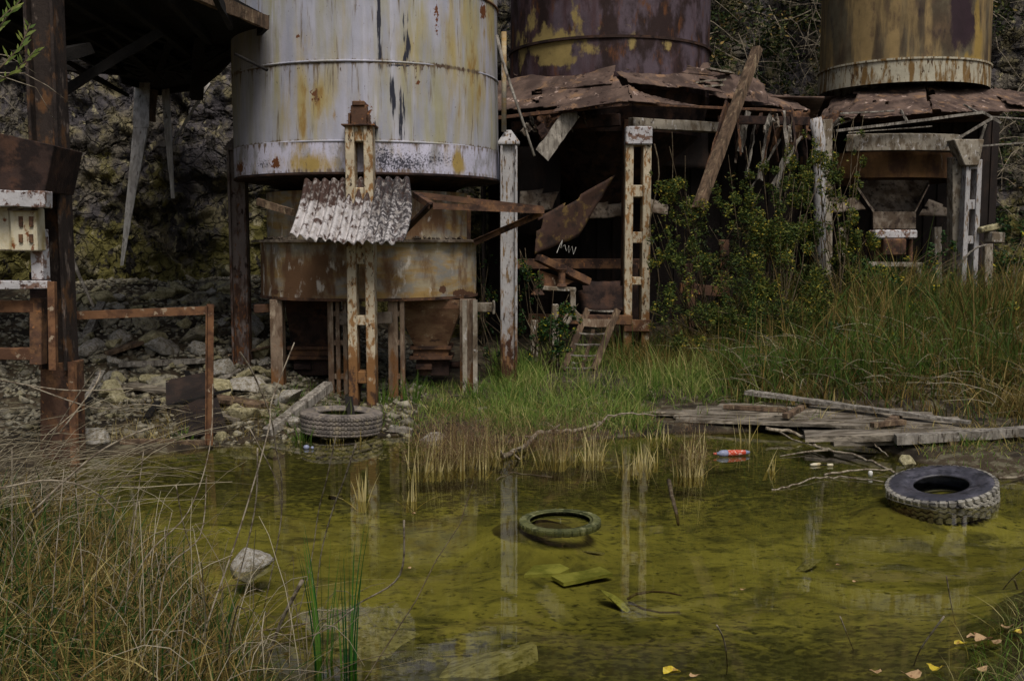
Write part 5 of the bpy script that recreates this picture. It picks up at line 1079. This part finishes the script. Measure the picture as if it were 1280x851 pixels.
bush('bush','dark dense shrub mass behind the yellow-green bushes below the torn canopy',G(930,425),[(905,330,18.2,.6,.4,.7),(960,340,18.2,.7,.4,.7),(1010,350,18.2,.5,.4,.6),(930,400,18,.8,.4,.4),(880,400,18,.5,.4,.4)],14000,.036,'leafC',18,5)
bush('bush','tall bush climbing the left post of the right canopy',G(1045,400),[(1040,200,18.6,.35,.35,.4),(1060,235,18.6,.35,.3,.35),(1030,280,18.4,.4,.35,.5),(1010,330,18.2,.5,.35,.5),(1060,290,18.6,.3,.3,.3),(1065,340,18.4,.45,.3,.4),(1050,185,18.8,.25,.2,.2)],16000,.028,'leafA',18.5,8)
bush('ivy_shrub','dark green leafy shrub between the white peeling post and the ladder',G(680,465),[(665,370,15.8,.25,.25,.35),(690,410,15.8,.35,.25,.35),(665,430,15.7,.3,.25,.3),(700,440,15.6,.25,.2,.25),(658,335,15.9,.15,.2,.2),(705,395,15.9,.15,.2,.25)],6000,.028,'leafB',15.8,6,'shrub')
bush('ivy_shrub','small leafy shrub tucked between the hopper bin legs and the white peeling post',G(612,470),[(612,420,15.6,.18,.2,.3),(608,350,15.8,.15,.2,.35),(615,455,15.3,.15,.2,.2)],1300,.024,'leafB',15.6,4,'shrub')
bush('leafy_weed','green leafy weed cluster in front of the trough hopper stand',G(1090,385),[(1060,330,20.4,.4,.3,.4),(1100,345,20.2,.5,.3,.3),(1160,340,20.2,.4,.3,.3),(1180,325,20.5,.2,.3,.4)],4200,.038,'leafB',20.2,6,'weed')
bush('leafy_weed','dark leafy weed mass at the right edge behind the short grey pillar',G(1265,390),[(1262,330,20.6,.35,.4,.3),(1280,300,21,.5,.4,.5),(1270,370,19.8,.6,.4,.4)],2400,.040,'leafB',20.5,5,'weed')
for px,py,lob,n_,l_,mm in ((1150,415,[(1130,380,18,.5,.4,.3),(1170,390,18,.4,.4,.3)],3200,'weedy green plant mass low in front of the right canopy posts','leafB'),(1240,440,[(1220,420,16.5,.5,.4,.25),(1262,425,16.5,.4,.4,.25)],2600,'low yellow-green weeds at the right edge above the broken planks','leafA'),(1040,440,[(1030,425,16.2,.5,.4,.28),(1075,430,16.2,.4,.4,.25)],2800,'low leafy weeds at the foot of the middle bush','leafB')): bush('leafy_weed',l_,G(px,py),lob,n_,.030,mm,17,5,'weed')
for i,(px,py,lab) in enumerate(((985,400,'feathery green reeds under the middle bush'),(1060,400,'feathery green reeds in front of the right canopy left post'),(1120,390,'broad clump of tall green-yellow reeds before the trough hopper'),(1175,400,'tall reeds in front of the right slotted post'),(1230,420,'tall reeds below the short grey pillar'))):
    tuft(px,py,190,1.25,.02,lab,'grassB',.55,.45,.35,'reed_clump','reeds',group='tall reed clumps on the right bank')
# willow twigs, top left, near the camera
wl=thing('willow_twigs','thin willow twigs with narrow green leaves reaching in at the upper left corner','willow',P(-60,140,5.2))
b=MB(); LV=[];
for pts in (((-60,110),(-20,60),(10,20),(30,-5)),((-50,120),(0,85),(25,60),(38,30)),((-60,125),(-10,105),(20,90),(45,62)),((-60,60),(-20,45),(15,10))):
    q=[P(p[0],p[1],5.0+.1*i) for i,p in enumerate(pts)]; b.tube(q,.006,.003,5)
    for i in range(len(q)-1):
        for k in range(9):
            c=q[i].lerp(q[i+1],k/9); d=(q[i+1]-q[i]).normalized(); s=random.choice((-1,1)); a=(d+Vector((s*.7,random.uniform(-.6,.6),random.uniform(-.1,.5)))).normalized(); Ln=random.uniform(.04,.075); w_=a.cross(Vector((0,1,.3))).normalized()*.007
            LV.append([tuple(c),tuple(c+a*Ln*.5+w_),tuple(c+a*Ln),tuple(c+a*Ln*.5-w_)])
b.build('twig',M['stem'],wl,smooth=True); v=np.array(LV).reshape(-1,3); npmesh('foliage',v,np.arange(len(v)).reshape(-1,4),M['leafW'],wl,{'tint':np.repeat(rng.uniform(0,1,len(LV)),4)})
b=MB()
for pts in (((-60,105),(0,95),(45,110),(68,150)),((-60,90),(30,92),(60,108),(86,128)),((-60,130),(5,122),(30,150)),((-60,60),(10,70),(45,92))):
    b.tube([P(p[0],p[1],6.0+.1*i) for i,p in enumerate(pts)],.004,.002,5)
tag(b.build('bare_twigs',M['bark'],smooth=True),'bare thin arching twigs just below the willow leaves at upper left','twigs')
# hillside scrub over the quarry wall behind the silos
def scrub(n,xr,zr_,ls,name,lab,out=.9,m='leafC'):
    cs=[];rs=[]
    for i in range(170):
        x=random.uniform(*xr); z=random.uniform(*zr_); y=float(cliffY(x))+.12*z-random.uniform(.2,out); s=random.uniform(.3,.9); cs.append((x,y,z)); rs.append((s,s*.6,s*.8))
    v,f,a=leaves(cs,rs,n,ls); return tag(npmesh(name,v,f,M[m],attrs={'tint':a}),lab,'scrub',None,'stuff')
scrub(42000,(3.2,11.5),(1.5,11),.075,'hillside_scrub','dark leafy scrub hanging on the hillside between the two rusty silos',1.6)
scrub(26000,(11.5,19),(1.0,11),.075,'hillside_scrub','dark scrub on the hillside at the upper right')
scrub(5000,(-1.5,3),(2,11),.07,'hillside_scrub','dark scrub on the wall behind the big silo')
def netting(n,xr,zr_,lab):
    b=MB()
    for i in range(n):
        x=random.uniform(*xr);z=random.uniform(*zr_);y=float(cliffY(x))+.12*z-random.uniform(.8,2.0); q=Vector((x,y,z)); out=[q]; d=Vector((random.gauss(0,1),random.gauss(0,.3),random.gauss(-.2,.7))).normalized()
        for k in range(5): d=(d+Vector((random.gauss(0,.25),random.gauss(0,.15),random.gauss(-.12,.2)))).normalized(); q=q+d*random.uniform(.2,.45); out.append(q)
        b.tube(out,.018,.006,4,cap=False)
    return tag(b.build('bare_branches',M['bark']),lab,'branches',None,'stuff')
netting(150,(3.5,10),(4,9.5),'bare grey branches tangled in the scrub between the rusty silos'); netting(60,(12,17),(3,9.5),'bare branches tangled in the scrub at the upper right')
# ================================================================== LIGHT, SKY, CAMERA
SUN_EL,SUN_AZ=R(56),R(163)     # azimuth from +Y clockwise: behind the camera, a little right
wd=bpy.data.worlds.new('World'); scene.world=wd; wd.use_nodes=True; N=wd.node_tree.nodes; K=wd.node_tree.links
sk=N.new('ShaderNodeTexSky'); sk.sky_type='NISHITA'; sk.sun_disc=False; sk.sun_elevation=SUN_EL; sk.sun_rotation=SUN_AZ; sk.dust_density=5; sk.air_density=1.2; sk.ozone_density=1
K.new(sk.outputs[0],N['Background'].inputs[0]); N['Background'].inputs[1].default_value=.05
sl=bpy.data.lights.new('sun','SUN'); sl.energy=1.5; sl.angle=R(22); sl.color=(1,.96,.9); so=bpy.data.objects.new('sun',sl); col.objects.link(so)
d=Vector((math.sin(SUN_AZ)*math.cos(SUN_EL),math.cos(SUN_AZ)*math.cos(SUN_EL),math.sin(SUN_EL))); so.rotation_euler=d.to_track_quat('Z','Y').to_euler()
cd=bpy.data.cameras.new('camera'); co=bpy.data.objects.new('camera',cd); col.objects.link(co); scene.camera=co
cd.sensor_width=36; cd.lens=36*F/1280; cd.clip_end=500; cd.clip_start=.05
co.location=(0,0,CH); co.rotation_euler=(math.pi/2-PITCH,0,0)
scene.view_settings.view_transform='Standard'; scene.view_settings.look='None'; scene.view_settings.exposure=.5; scene.view_settings.gamma=1
scene.render.resolution_x=1024; scene.render.resolution_y=680
scene.render.engine='CYCLES'; scene.cycles.max_bounces=8; scene.cycles.transparent_max_bounces=8; scene.cycles.caustics_reflective=False
